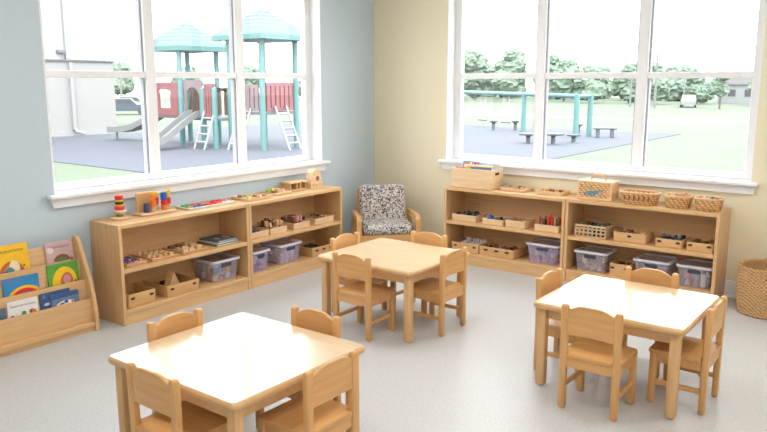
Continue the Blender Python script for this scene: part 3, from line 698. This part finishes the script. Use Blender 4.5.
toys(pbin('R', 2.968, 3.218, ZB, .162, .25, 'grey plastic bin with pink toys at the floor basket end', 'bin'), ['pink', 'paper', 'lightgrey', 'pink', 'mug', 'grey'], 'toy piece inside the bin with pink toys', 'toys in the bin with pink toys')

# ------------------------------------------------------------------ floor basket
FB = thing('floor_basket', 'tall round woven rush basket on the floor beside the right shelves', 'basket', (3.575, -.245, 0))
bm = B(); pr = [(.165, 0), (.185, .004)]
NR = 17; HB = .325
for i in range(NR * 4 + 1):
    u = i / (NR * 4); r = .190 + .012 * math.sin(u * PI * .75); pr.append((r + .0035 * abs(math.sin(u * NR * PI)), .006 + u * (HB - .006)))
pr += [(.185, HB), (.180, HB - .004), (.172, .02)]
lathe(bm, pr, 56); obj('basket_body', bm, 'weave', FB, True)
bm = B(); n = 56
tube(bm, [(.196 * math.cos(2 * PI * i / n), .196 * math.sin(2 * PI * i / n), HB - .003 + .002 * math.sin(i * PI / 2)) for i in range(n + 1)], .009); obj('rim', bm, 'weave', FB, True)

# ------------------------------------------------------------------ armchair in the corner, faces -Y locally
AC = thing('armchair', 'small wooden armchair with speckled grey cushions in the corner', 'armchair', (.49, -.488, 0), PI / 4)
aw = .275
def cushion(w, d, h, rot=None, nz=8):
    bm = B(); lp = []
    for k in range(nz + 1):
        a = -PI / 2 + PI * k / nz; f = math.cos(a); o = .028 * (1 - f); lp.append(L3(rrect(w - 2 * o, d - 2 * o, .04, 5), h / 2 + h / 2 * math.sin(a)))
    loft(bm, lp)
    return bm
bm = cushion(.45, .44, .082); bm.transform(Matrix.Translation((0, -.045, .246)))
obj('seat_cushion', bm, 'fabric', AC, True)
bm = cushion(.425, .36, .085); bm.transform(Matrix.Translation((0, .165, .315)) @ Matrix.Rotation(math.radians(76), 4, 'X') @ Matrix.Translation((0, .13, 0)))
obj('back_cushion', bm, 'fabric', AC, True)
for sx in (-1, 1):
    bm = B(); x0, x1 = sx * .237, sx * .277
    # bent-wood arm: front post curving into the arm rest
    path = [(-.265, 0), (-.265, .36)] + [(-.265 + .05 * (1 - math.cos(a * PI / 12)), .36 + .05 * math.sin(a * PI / 12)) for a in range(1, 7)] + [(.20, .395)]
    t_ = .05
    inner = [(-.265 + t_, 0), (-.265 + t_, .345), (-.205, .358), (.20, .348)]
    poly = path + list(reversed(inner))
    prism(bm, poly, 'X', min(x0, x1), max(x0, x1)); obj('arm', bm, 'chairZ', AC)
    bm = B(); prism(bm, [(.15, 0), (.195, 0), (.205, .350), (.16, .350)], 'X', min(x0, x1), max(x0, x1)); obj('leg', bm, 'chairZ', AC)
bm = B(); box(bm, -.237, .237, -.262, -.237, .188, .244, .004); box(bm, -.237, .237, .15, .175, .188, .244, .004)
for x in (-.237, .212): box(bm, x, x + .025, -.237, .15, .188, .244, .003)
for k in range(5): box(bm, -.212, .212, -.22 + .08 * k, -.18 + .08 * k, .230, .2435)
obj('seat_frame', bm, 'chairX', AC)
bm = B()
for zc, y in ((.38, .222), (.46, .242), (.54, .262)): box(bm, -.20, .20, y, y + .016, zc - .02, zc + .02, .003)
for x in (-.225, .2): prism(bm, [(.176, .20), (.20, .20), (.285, .575), (.262, .575)], 'X', x, x + .025)
obj('back_frame', bm, 'chairX', AC)

# ------------------------------------------------------------------ picture-book display on the left wall: local X along the wall, -Y to the room
DS = thing('book_display', 'tiered maple book display rack against the left wall', 'book rack', (.016, -3.795, 0), PI / 2)
hw = .605
SIDE = [(0, 0), (-.250, 0), (-.246, .12), (-.228, .235), (-.208, .31), (-.106, .560), (-.094, .582), (-.074, .590), (-.052, .584), (-.036, .560), (-.030, .53), (0, .10)]
for sx in (-1, 1):
    bm = B(); prism(bm, SIDE, 'X', sx * hw, sx * (hw - .024)); obj('side_panel', bm, 'shelfZ', DS)
# panels lean back; (front y, z) of the top and the bottom of each board
FLOORZ = (.376, .248, .136)
TIER = [((-.048, .552), (-.080, .345)), ((-.112, .450), (-.130, .20)), ((-.162, .322), (-.174, .11)), ((-.214, .208), (-.211, .045))]
def board(bm, top, bot, t=.012):
    v = Vector((bot[0] - top[0], bot[1] - top[1])).normalized(); n = Vector((v.y, -v.x))
    if n.x < 0: n = -n
    prism(bm, [top, bot, (bot[0] + n.x * t, bot[1] + n.y * t), (top[0] + n.x * t, top[1] + n.y * t)], 'X', -hw + .024, hw - .024)
for k, (tp, bt) in enumerate(TIER):
    bm = B(); board(bm, tp, bt)
    if k:      # the pocket floor behind this board
        pb = TIER[k - 1]; zf = FLOORZ[k - 1]
        ya = tp[0] + (bt[0] - tp[0]) * (zf - tp[1]) / (bt[1] - tp[1]); yb = pb[0][0] + (pb[1][0] - pb[0][0]) * (zf - pb[0][1]) / (pb[1][1] - pb[0][1])
        box(bm, -hw + .024, hw - .024, ya + .004, yb + .002, zf - .010, zf)
    obj('pocket_board' if k else 'back_board', bm, 'shelfX', DS)
bm = B(); box(bm, -hw + .024, hw - .024, -.246, -.190, .030, .060, .004); obj('foot_rail', bm, 'shelfX', DS)
bm = B(); box(bm, -hw + .024, hw - .024, -.232, -.214, .0, .030); obj('toe_board', bm, 'shelfX', DS)
# books: tier k, centre sy along the wall (world y), width, height, board title and picture pieces in cover units (0..1)
def disc(cx, cy, rx, ry, n=20, a0=0, a1=2 * PI): return [(cx + rx * math.cos(a0 + (a1 - a0) * i / n), cy + ry * math.sin(a0 + (a1 - a0) * i / n)) for i in range(n if a1 - a0 > 6.2 else n + 1)]
def arch(cx, cy, r0, r1, a0=0, a1=PI, n=16): return disc(cx, cy, r1, r1, n, a0, a1) + list(reversed(disc(cx, cy, r0, r0, n, a0, a1)))
def cover_book(label, tier, wy, w, h, cover, title, art, tcol='darkbrown', tz=.86, tw=.7, lift=.0, roll=0, off=0):
    tp, bt = TIER[tier]; v = Vector((bt[0] - tp[0], bt[1] - tp[1])).normalized()      # down the board
    z_b = FLOORZ[tier] + .004
    f = (z_b - tp[1]) / v.y; y_b = tp[0] + v.x * f
    n = Vector((v.y, -v.x)); n = n if n.x < 0 else -n
    base = Vector((wy - (-3.795), y_b + n.x * (.0015 + off), z_b + n.y * (.0015 + off)))
    ang = math.atan2(-v.x, -v.y)          # lean
    th = .010
    T = thing('picture_book', label, 'book')
    # local frame: X along, Z up the cover, Y=-th front
    T.matrix_world = DS_M @ Matrix.Translation(base) @ Matrix.Rotation(-ang, 4, 'X') @ Matrix.Rotation(roll, 4, 'Y')
    bm = B(); box(bm, -w / 2, w / 2, -th, -th + .0015, 0, h); box(bm, -w / 2, w / 2, -.0015, 0, 0, h); box(bm, -w / 2, -w / 2 + .0015, -th + .0015, -.0015, 0, h); obj('cover', bm, cover, T)
    bm = B(); box(bm, -w / 2 + .0016, w / 2 - .003, -th + .0016, -.0016, .003, h - .003); obj('pages', bm, 'paper', T)
    mats = sorted({a[0] for a in art})
    bm = B()
    for li, (mt, poly) in enumerate(art):
        prism(bm, [(-w / 2 + u * w, q * h) for u, q in poly], 'Y', -th - .0003 - .0002 * li, -th + .0005, mats.index(mt))
    if art: obj('cover_picture', bm, mats, T)
    if title: text('title', title, h * .13, tcol, T, Matrix.Translation((0, -th - .0002, h * tz)) @ Matrix.Rotation(PI / 2, 4, 'X'), w * tw)
    return T
DS_M = Matrix.Translation((.016, -3.795, 0)) @ Matrix.Rotation(PI / 2, 4, 'Z')
def blobs(seed, cols, n, y0, y1, r0=.04, r1=.09, x0=.1, x1=.9):
    r = random.Random(seed); return [(cols[i % len(cols)], disc(x0 + (x1 - x0) * (i + .5) / n + r.uniform(-.03, .03), r.uniform(y0, y1), r.uniform(r0, r1), r.uniform(r0, r1), 10)) for i in range(n)]
BOOKS = [
 ('yellow picture book with a red arch on its cover, top tier of rack', 0, -3.615, .212, .222, 'cover_yellow', 'Historieto', [('brick', arch(.48, .20, .26, .36, 0, PI)), ('orange', arch(.48, .20, .20, .26)), ('cream_art', disc(.56, .36, .15, .22)), ('teal', disc(.42, .26, .13, .15)), ('cover_slate', disc(.30, .22, .09, .10)), ('brown', disc(.83, .40, .03, .03))], 'darkbrown', .80, .72),
 ('dusty pink picture book with brown animals on the top tier of the rack', 0, -3.315, .178, .19, 'cover_pink', 'Grannabietric', [('cream_art', disc(.55, .30, .30, .26)), ('brown', disc(.55, .36, .30, .22, 16, 0, PI)), ('olive', disc(.55, .34, .22, .15, 16, 0, PI)), ('brick', disc(.9, .3, .06, .14)), ('mug', disc(.16, .75, .12, .1))], 'purple', .80, .72),
 ('bright blue picture book with a red and yellow ribbon, middle tier of the rack', 1, -3.600, .215, .165, 'cover_blue', None, [('green', disc(.25, .10, .22, .2)), ('cover_yellow', arch(.58, .16, .36, .50)), ('red', arch(.58, .16, .26, .40, .3, 2.9)), ('yellow', disc(.56, .2, .16, .16)), ('lime', disc(.8, .2, .12, .16)), ('orange', disc(.36, .22, .10, .12)), ('cover_white', disc(.45, .34, .06, .05)), ('steelblue', [(0, .86), (.45, .9), (.45, .97), (0, .95)])], 'red', .6, .5),
 ('green and yellow picture book with a red round face, middle tier of the rack', 1, -3.335, .20, .195, 'cover_green', None, [('yellow', disc(.52, .38, .40, .50)), ('orange', disc(.58, .36, .22, .30)), ('brick', disc(.60, .44, .18, .24)), ('rose', disc(.60, .46, .13, .16)), ('cover_yellow', disc(.6, .26, .12, .10)), ('orange', disc(.28, .24, .05, .06)), ('red', disc(.86, .32, .05, .08))], 'yellow', .85, .6),
 ('white picture book with small coloured animals, bottom tier of the rack', 2, -3.625, .18, .150, 'cover_white', 'Gearterrociato', blobs(3, ['brown', 'orange', 'brick', 'olive', 'green', 'brown', 'darkbrown'], 9, .24, .50, .05, .11), 'darkbrown', .76, .82),
 ('slate picture book left of the white one, bottom tier of the rack', 2, -3.800, .15, .125, 'cover_slate', None, blobs(5, ['teal', 'lightgrey', 'steelblue'], 6, .3, .7), 'paper', .8, .6),
 ('dark navy picture book at the back of the overlapping pair, bottom tier', 2, -3.425, .19, .155, 'cover_navy', None, blobs(8, ['steelblue', 'lightgrey', 'cover_blue', 'teal'], 9, .45, .9, .05, .1), 'paper', .8, .6, 0, 0, 0),
 ('blue picture book with white and red picture in front of another, bottom tier', 2, -3.368, .18, .135, 'steelblue', None, [('cover_navy', [(0, .8), (1, .8), (1, 1), (0, 1)]), ('cover_white', disc(.5, .36, .40, .3))] + blobs(11, ['brick', 'cover_white', 'rose', 'brown', 'cover_navy'], 9, .25, .6, .04, .09), 'paper', .8, .6, 0, -.03, .0125),
]
for b in BOOKS: cover_book(*b)

# ------------------------------------------------------------------ outdoors
bm = B(); box(bm, -160, 120, -60, 190, G - .3, G); struct('lawn', bm, 'lawn')
bm = B(); box(bm, -34.2, -7.7, 9.0, 39.4, G, G + .03); struct('path_playground', bm, 'rubber')
bm = B(); box(bm, -120, 60, 52.5, 57.5, G, G + .02); struct('path_walk', bm, 'path')
# neighbouring building
BD = thing('school_building', 'white brick building wing beside the playground, seen through the left window', 'building', (-35, 0, G))
bm = B(); box(bm, -14, -.25, -14, 19.6, 4.2, 12.5); obj('upper_wall', bm, 'siding', BD)
bm = B(); box(bm, -14, 0, -14, 19.9, 0, 4.15); obj('lower_wall', bm, 'siding_low', BD)
bm = B(); box(bm, -14, .08, -14, 19.98, 4.15, 4.25); obj('ledge', bm, 'o_grey', BD)
bm = B(); box(bm, -14, .03, -14, 19.93, 0, .3); obj('plinth', bm, 'out_white', BD)
bm = B(); box(bm, .0, .18, 17.05, 17.25, .35, 4.1); box(bm, -.24, -.08, 17.05, 17.25, 4.26, 12.4); tube(bm, [(.1, 17.15, .45), (.2, 17.2, .25), (.45, 17.55, .12)], .09); obj('downspout', bm, 'out_white', BD)
bm = B(); box(bm, -.25, .05, 16.55, 16.95, 4.6, 4.8, .03); obj('wall_lamp', bm, 'p_grey', BD)
# play structure
PS = thing('play_structure', 'teal and red climbing towers with two slides behind the left window', 'play structure', (-23, 17, G))
def wbox(bm, x0, x1, y0, y1, z0, z1, bev=0): box(bm, x0 + 23, x1 + 23, y0 - 17, y1 - 17, z0 - G, z1 - G, bev)
def wp(x, y, z): return (x + 23, y - 17, z - G)
for (x, y, zt) in ((-24, 16.2, 3.1), (-26.2, 16.2, 3.1), (-24, 18.4, 3.1), (-26.2, 18.4, 3.1), (-22.55, 16.3, 1.3), (-21.75, 16.3, 1.3), (-19.5, 17.1, 3.5), (-21.6, 17.1, 3.5), (-19.5, 19.2, 3.5), (-21.6, 19.2, 3.5)):
    bm = B(); lathe(bm, [(.13, 0), (.13, zt - G - .05), (.09, zt - G)], 12, (x + 23, y - 17)); obj('post', bm, 'p_teal', PS)
for name_, x0, x1, y0, y1, z in (('deck', -26.2, -24, 16.2, 18.4, 0), ('deck', -24, -21.6, 16.4, 18.2, -.05), ('deck', -21.6, -19.5, 17.1, 19.2, .25)):
    bm = B(); wbox(bm, x0, x1, y0, y1, z - .12, z, .02); obj(name_, bm, 'p_grey', PS)
def roof(cx, cy, hs, z0, z1):
    bm = B(); x, y, zz = wp(cx, cy, z0); q = lambda s, z: [(x - s, y - s, z), (x + s, y - s, z), (x + s, y + s, z), (x - s, y + s, z)]
    loft(bm, [q(hs - .1, zz), q(hs, zz), q(hs, zz + .22), q(hs - .06, zz + .26)]); f = obj('eave', bm, 'p_teal', PS)
    bm = B(); n = 6; lp = []
    for k in range(n + 1):
        s = (hs - .05) * (1 - k / n) + .08 * (k / n); z_ = zz + .26 + (z1 - z0 - .26) * (k / n) ** .92
        lp.append(q(s, z_)); lp.append(q(s * .985, z_ + .03))
    loft(bm, lp); obj('roof', bm, 'p_roof', PS)
roof(-25.0, 17.45, 1.50, 3.0, 4.35); roof(-20.55, 18.2, 1.58, 3.4, 4.80)
def slats(x0, y0, x1, y1, z0, z1, n, mat, nm='railing_panel'):
    bm = B(); p0, p1 = Vector((x0, y0, 0)), Vector((x1, y1, 0)); t = (p1 - p0).normalized(); nn = Vector((-t.y, t.x, 0)) * .04
    def bar(a, b, za, zb):
        a = p0.lerp(p1, a); b = p0.lerp(p1, b); q = [a - nn, b - nn, b + nn, a + nn]
        loft(bm, [[wp(v.x, v.y, za) for v in q], [wp(v.x, v.y, zb) for v in q]])
    bar(0, 1, z0, z0 + .12); bar(0, 1, z1 - .15, z1)
    for k in range(n): bar((k + .12) / n, (k + .85) / n, z0 + .12, z1 - .15)
    obj(nm, bm, mat, PS)
# panel with a window on the left tower
bm = B(); wbox(bm, -26.0, -25.6, 16.16, 16.24, 0, 1.55); wbox(bm, -24.75, -24.2, 16.16, 16.24, 0, 1.55); wbox(bm, -25.6, -24.75, 16.16, 16.24, 0, .35); wbox(bm, -25.6, -24.75, 16.16, 16.24, 1.2, 1.55); obj('window_panel', bm, 'p_red', PS)
# arch panel over the slide, between the towers
bm = B(); outl = [(-23.9, 0), (-23.9, 1.65), (-22.65, 1.65), (-22.65, 0), (-22.8, 0), (-22.8, .85)] + [(-23.28 + .48 * math.cos(a * PI / 12), .85 + .48 * math.sin(a * PI / 12)) for a in range(1, 12)] + [(-23.76, .85), (-23.76, 0)]
prism(bm, [(x + 23, z - G) for x, z in outl], 'Y', 16.3 - 17, 16.38 - 17); obj('arch_panel', bm, 'p_pink', PS)
bm = B(); wbox(bm, -23.7, -23.5, 18.1, 18.2, 0, 1.3); wbox(bm, -23.2, -23.0, 18.1, 18.2, 0, 1.3); wbox(bm, -23.7, -22.0, 18.1, 18.2, 1.1, 1.3); obj('rear_panel', bm, 'p_tan', PS)
slats(-22.45, 16.3, -21.75, 16.3, .0, 1.5, 4, 'p_red')
slats(-26.2, 18.4, -24, 18.4, .0, 1.3, 8, 'p_tan')
slats(-19.5, 17.3, -19.5, 19.0, .30, 1.55, 6, 'p_red')
slats(-21.4, 17.1, -19.7, 17.1, .30, 1.45, 6, 'p_pink')
slats(-21.6, 19.2, -19.5, 19.2, .30, 1.4, 6, 'p_pink')
def slide(pts, w, d, axis):
    bm = B(); lo = []
    for x, y, z in pts:
        a, b = (w / 2, w / 2 - .06)
        prof = [(-a, 0), (-a, d), (-b, d), (-b, .05), (b, .05), (b, d), (a, d), (a, 0)]
        lo.append([wp(x + (u if axis == 'x' else 0), y + (u if axis == 'y' else 0), z + v) for u, v in prof])
    loft(bm, lo); obj('slide', bm, 'p_slide', PS)
slide([(-23.28, 16.5, -.03), (-23.28, 16.1, -.1), (-23.28, 15.4, -.5), (-23.28, 14.7, -.95), (-23.28, 14.3, -1.15), (-23.28, 13.9, -1.2)], .75, .32, 'x')
slide([(-26.2, 17.0, -.03), (-26.7, 17.0, -.1), (-27.6, 16.95, -.5), (-28.5, 16.9, -.82), (-29.4, 16.8, -1.0), (-30.4, 16.7, -1.03)], .8, .3, 'y')
bm = B(); tube(bm, [wp(-30.1, 16.7, G), wp(-30.1, 16.7, -1.04)], .06); tube(bm, [wp(-23.28, 14.0, G), wp(-23.28, 14.0, -1.2)], .06); obj('slide_foot', bm, 'p_slide', PS)
# climbing ladders
def ladder(x, y, dx, dy, z0, z1, n, nm='ladder'):
    bm = B(); L = .35
    nx, ny = (0, L) if abs(dx) > abs(dy) else (L, 0)
    for s in (-1, 1): tube(bm, [wp(x + dx + s * nx, y + dy + s * ny, z0), wp(x + s * nx, y + s * ny, z1)], .05)
    for k in range(1, n):
        f = k / n; X, Y, Z = x + dx * (1 - f), y + dy * (1 - f), z0 + (z1 - z0) * f
        tube(bm, [wp(X - nx, Y - ny, Z), wp(X + nx, Y + ny, Z)], .05)
    obj(nm, bm, 'out_white', PS)
ladder(-22.1, 16.3, 0, -.7, G, .3, 5); ladder(-19.4, 18.1, .9, 0, G, .5, 6); ladder(-20.5, 17.0, 0, -.8, G, .4, 6)
# swing set
SW = thing('swing_set', 'teal swing frame standing on the blue-grey play surface', 'swing', (-11.2, 32.0, G))
def sp_(x, y, z): return (x + 11.2, y - 32.0, z - G)
BA, BB = Vector((-11.2, 32.4, .82)), Vector((-27.5, 42.6, .90))
for x, y in ((-11.2, 32.05), (-11.18, 33.9), (-15.9, 35.3), (-27.5, 42.2), (-27.5, 43.2)):
    bm = B(); tube(bm, [sp_(x, y, G), sp_(x, y, .92)], .15, 10); obj('post', bm, 'p_teal', SW)
bm = B(); tube(bm, [sp_(*BA), sp_(*BB)], .13, 10); tube(bm, [sp_(-11.2, 32.05, .82), sp_(-11.18, 33.9, .82)], .1); obj('top_bar', bm, 'p_teal', SW)
for k, f in enumerate((.40, .56)):
    p = BA.lerp(BB, f); t = (BB - BA).normalized() * .32
    for s in (-1, 1):
        bm = B(); q = p + t * s; tube(bm, [sp_(q.x, q.y, .82), sp_(q.x, q.y, -.93)], .012, 5); obj('chain', bm, 'metal', SW)
    bm = B(); q0, q1 = p - t * 1.1, p + t * 1.1; n_ = Vector((-t.y, t.x, 0)).normalized() * .15
    loft(bm, [[sp_(v.x, v.y, z) for v in (q0 - n_, q1 - n_, q1 + n_, q0 + n_)] for z in (-.99, -.92)]); obj('swing_seat', bm, 'o_dark', SW)
# stools, tables, bench
def stool(label, x, y, r, h, nm='pedestal_stool', cat='stool', grp='pedestal seats on the play surface', top='o_dark', col='o_grey'):
    T = thing(nm, label, cat, (x, y, G + .03), 0, grp)
    bm = B(); cyl(bm, (0, 0), r, h - .09, h, 20, .02); obj('top', bm, top, T)
    bm = B(); lathe(bm, [(.16, 0), (.11, .05), (.10, h - .2), (.16, h - .085)], 12); obj('pedestal', bm, col, T)
stool('round pedestal table nearest the window, under the left swing post', -11.8, 27.6, .46, .50, 'pedestal_table', 'table', None)
stool('round pedestal table right of the first one, past the window mullion', -10.55, 27.75, .50, .54, 'pedestal_table', 'table', None)
stool('small pedestal stool beside the second pedestal table', -10.15, 29.3, .34, .42)
stool('small pedestal stool under the left swing seat', -17.9, 35.2, .24, .62)
stool('small pedestal stool under the right swing seat', -16.75, 35.9, .24, .62)
stool('small pedestal stool between the end posts of the swing frame', -12.5, 35.6, .26, .58)
BN = thing('bench', 'short dark two-legged bench right of the swing frame', 'bench', (-10.2, 33.7, G + .03), .5)
bm = B(); box(bm, -.62, .62, -.2, .2, .44, .52, .02); obj('seat', bm, 'o_dark', BN)
for sx in (-1, 1):
    bm = B(); box(bm, sx * .38 - .09, sx * .38 + .09, -.15, .15, 0, .44, .02); obj('leg', bm, 'o_grey', BN)
# trees
def tree(label, x, y, h, r, seed, grp='trees at the far side of the field', trunk=.35, nm='tree'):
    rr = random.Random(seed); T = thing(nm, label, 'tree', (x, y, G), 0, grp)
    bm = B(); tube(bm, [(0, 0, 0), (.05, 0, h * trunk), (.0, .1, h * .75)], max(.12, h * .018), 8); obj('trunk', bm, 'bark', T)
    bm = B()
    for k in range(11):
        a = rr.uniform(0, 2 * PI); q = rr.uniform(0, r * .62); zc = h * (trunk + .08) + rr.random() * h * (.86 - trunk); br = r * rr.uniform(.36, .58) * (1.1 - .35 * zc / h)
        m = Matrix.Translation((q * math.cos(a), q * math.sin(a), zc)) @ Matrix.Diagonal((1, 1, .8, 1))
        v = bmesh.ops.create_icosphere(bm, subdivisions=3, radius=br, matrix=m)['verts']
        c = Vector((q * math.cos(a), q * math.sin(a), zc))
        for w_ in v: w_.co = c + (w_.co - c) * (1 + rr.uniform(-.22, .22))
    obj('crown', bm, 'leaf', T)
# right window tree line (x, y, height, radius)
TL = [(-66, 99, 7.6, 3.4), (-58.6, 103, 8.4, 3.6), (-50.8, 100, 7.8, 3.4), (-44, 106, 7.6, 3.4), (-37.6, 101, 5.2, 2.8), (-31.6, 104, 4.6, 2.9), (-27.6, 99, 5.6, 2.5), (-23.6, 105, 5.0, 2.6), (-14.2, 101, 4.0, 2.3), (-8.5, 104, 4.4, 2.4)]
ORD = 'first second third fourth fifth sixth seventh eighth ninth tenth eleventh twelfth thirteenth'.split()
for i, (x, y, h, r) in enumerate(TL): tree('pale green tree of the far tree line, %s from its left end' % ORD[i], x, y, h, r, i + 10, trunk=.16)
for i, (x, y, h, r) in enumerate([(-76, 118, 7, 3.7), (-68, 120, 7.6, 3.8), (-60.4, 119, 7, 3.7), (-52.9, 120, 6, 3.7), (-45.4, 119, 5.4, 3.7), (-37.8, 120, 5.6, 3.7), (-30.2, 119, 5.6, 3.6), (-10, 122, 5.0, 3.2)]):
    tree('low tree behind the far tree line, %s from its left end' % ORD[i], x, y, h, r, i + 90, 'trees behind the far tree line', trunk=.12)
for i, (x, y, h, r) in enumerate([(-81, 131, 6.0, 4.0), (-73, 133, 6.0, 4.0), (-65, 131, 6.0, 4.0), (-57, 133, 5.6, 4.0), (-49, 131, 5.2, 4.0), (-41, 133, 5.4, 4.0), (-33, 131, 5.4, 3.8)]):
    tree('bushy tree in the rearmost row of far trees, %s from its left end' % ORD[i], x, y, h, r, i + 120, 'trees of the rearmost far row', trunk=.05)
tree('small lone tree with bare trunk on the field, before the far tree line', -16.0, 85, 4.1, 1.7, 40, None, .42)
for i, (x, y, h, r, lb) in enumerate(((-112, 71, 6.2, 3.6, 'pale tree beside the white building, through the left window'), (-104, 79, 5.5, 3.4, 'pale tree behind the end of the curved slide, through the left window'), (-94, 85, 5.4, 3.6, 'pale tree behind the left play tower'), (-84, 91, 5.6, 3.6, 'pale tree behind the gap between the play towers'), (-75, 94, 6.0, 3.2, 'pale tree behind the right play tower'), (-71, 107, 6.4, 3.2, 'pale tree beyond the right edge of the right play tower'))): tree(lb, x, y, h, r, i + 60, 'trees behind the play towers', .16)
# poles
for x, y, zt, lb, r in ((-23.0, 84, 5.6, 'tall pole on the field, left of the right window mullion end', .16), (-26.6, 86, 3.2, 'pale pole in front of the tree line near the right mullion', .14), (-21.9, 92, 3.0, 'thin pole between the cars and the lone tree', .10), (-96, 60.6, 8.5, 'thin tall pole beside the white building', .16)):
    bm = B(); lathe(bm, [(r, 0), (r * .7, zt - G)], 10); solo('utility_pole', lb, 'pole', bm, 'pole', (x, y, G))
# cars
def car(label, x, y, rz, mat):
    T = thing('car', label, 'car', (x, y, G + .0), rz, None)
    bm = B(); prism(bm, [(-2.2, .35), (2.2, .35), (2.25, .8), (1.3, .95), (-1.9, 1.0), (-2.25, .8)], 'Y', -.85, .85); prism(bm, [(-1.75, .98), (1.05, .94), (.5, 1.48), (-1.3, 1.5)], 'Y', -.75, .75); obj('body', bm, mat, T)
    bm = B(); prism(bm, [(-1.45, 1.04), (.82, 1.0), (.42, 1.4), (-1.2, 1.42)], 'Y', -.77, .77); obj('window', bm, 'o_dark', T)
    for sx in (-1.4, 1.4):
        for sy in (-.8, .8):
            bm = B(); cyl(bm, (0, 0), .34, -.11, .11, 16, .02); bm.transform(Matrix.Translation((sx, sy, .34)) @ Matrix.Rotation(PI / 2, 4, 'X')); obj('wheel', bm, 'o_dark', T)
car('dark blue car parked beyond the white building', -57.5, 35.6, .9, 'car_dark')
car('white car parked behind the dark blue car', -66.5, 42.5, .9, 'car_white')
car('small pale car far across the field before the tree line', -20.6, 89.5, 1.82, 'car_white')
HS = thing('house', 'small pale house between the far trees at the right', 'house', (-19.0, 112, G))
bm = B(); box(bm, -3.0, 3.0, -2, 3, 0, 2.7); obj('wall', bm, 'out_white', HS)
bm = B(); prism(bm, [(-3.4, 2.7), (3.4, 2.7), (0, 4.3)], 'Y', -2.3, 3.3); obj('roof', bm, 'shingle', HS)
bm = B(); box(bm, -1.6, -.6, -2.03, -1.99, 1, 2); box(bm, .6, 1.6, -2.03, -1.99, 1, 2); obj('window', bm, 'o_dark', HS)

# ------------------------------------------------------------------ light
w = bpy.data.worlds.new('sky'); SC.world = w; w.use_nodes = True
nt = w.node_tree; bg = nt.nodes['Background']
tc = nt.nodes.new('ShaderNodeTexCoord'); sx = nt.nodes.new('ShaderNodeSeparateXYZ'); nt.links.new(tc.outputs['Generated'], sx.inputs[0])
cr = nt.nodes.new('ShaderNodeValToRGB'); cr.color_ramp.elements[0].position = 0; cr.color_ramp.elements[0].color = (1, 1, 1, 1); cr.color_ramp.elements[1].position = 1; cr.color_ramp.elements[1].color = (.86, .93, 1, 1)
nt.links.new(sx.outputs[2], cr.inputs[0]); nt.links.new(cr.outputs[0], bg.inputs[0]); bg.inputs[1].default_value = 6.5
sn = bpy.data.lights.new('sun', 'SUN'); sn.energy = 3.5; sn.angle = math.radians(12); so = bpy.data.objects.new('sun', sn); COL.objects.link(so)
so.rotation_euler = Vector((-.45, .40, -.8)).to_track_quat('-Z', 'Y').to_euler()

# ------------------------------------------------------------------ camera
cam = bpy.data.cameras.new('camera'); co = bpy.data.objects.new('camera', cam); COL.objects.link(co)
co.location = (4.3754, -5.6416, 1.5446)
cam.sensor_fit = 'HORIZONTAL'; cam.sensor_width = 36; cam.lens = 731.29 / 767 * 36
cam.clip_start = .05; cam.clip_end = 500
pitch, yaw = -.1806, .6477
co.rotation_euler = (PI / 2 + pitch, 0.0, yaw)
SC.camera = co
SC.view_settings.view_transform = 'Standard'; SC.view_settings.look = 'None'; SC.view_settings.exposure = 0; SC.view_settings.gamma = 1; SC.view_settings.use_curve_mapping = False
SC.cycles.use_denoising = True
SC.cycles.max_bounces = 8; SC.cycles.transparent_max_bounces = 16; SC.cycles.sample_clamp_indirect = 6
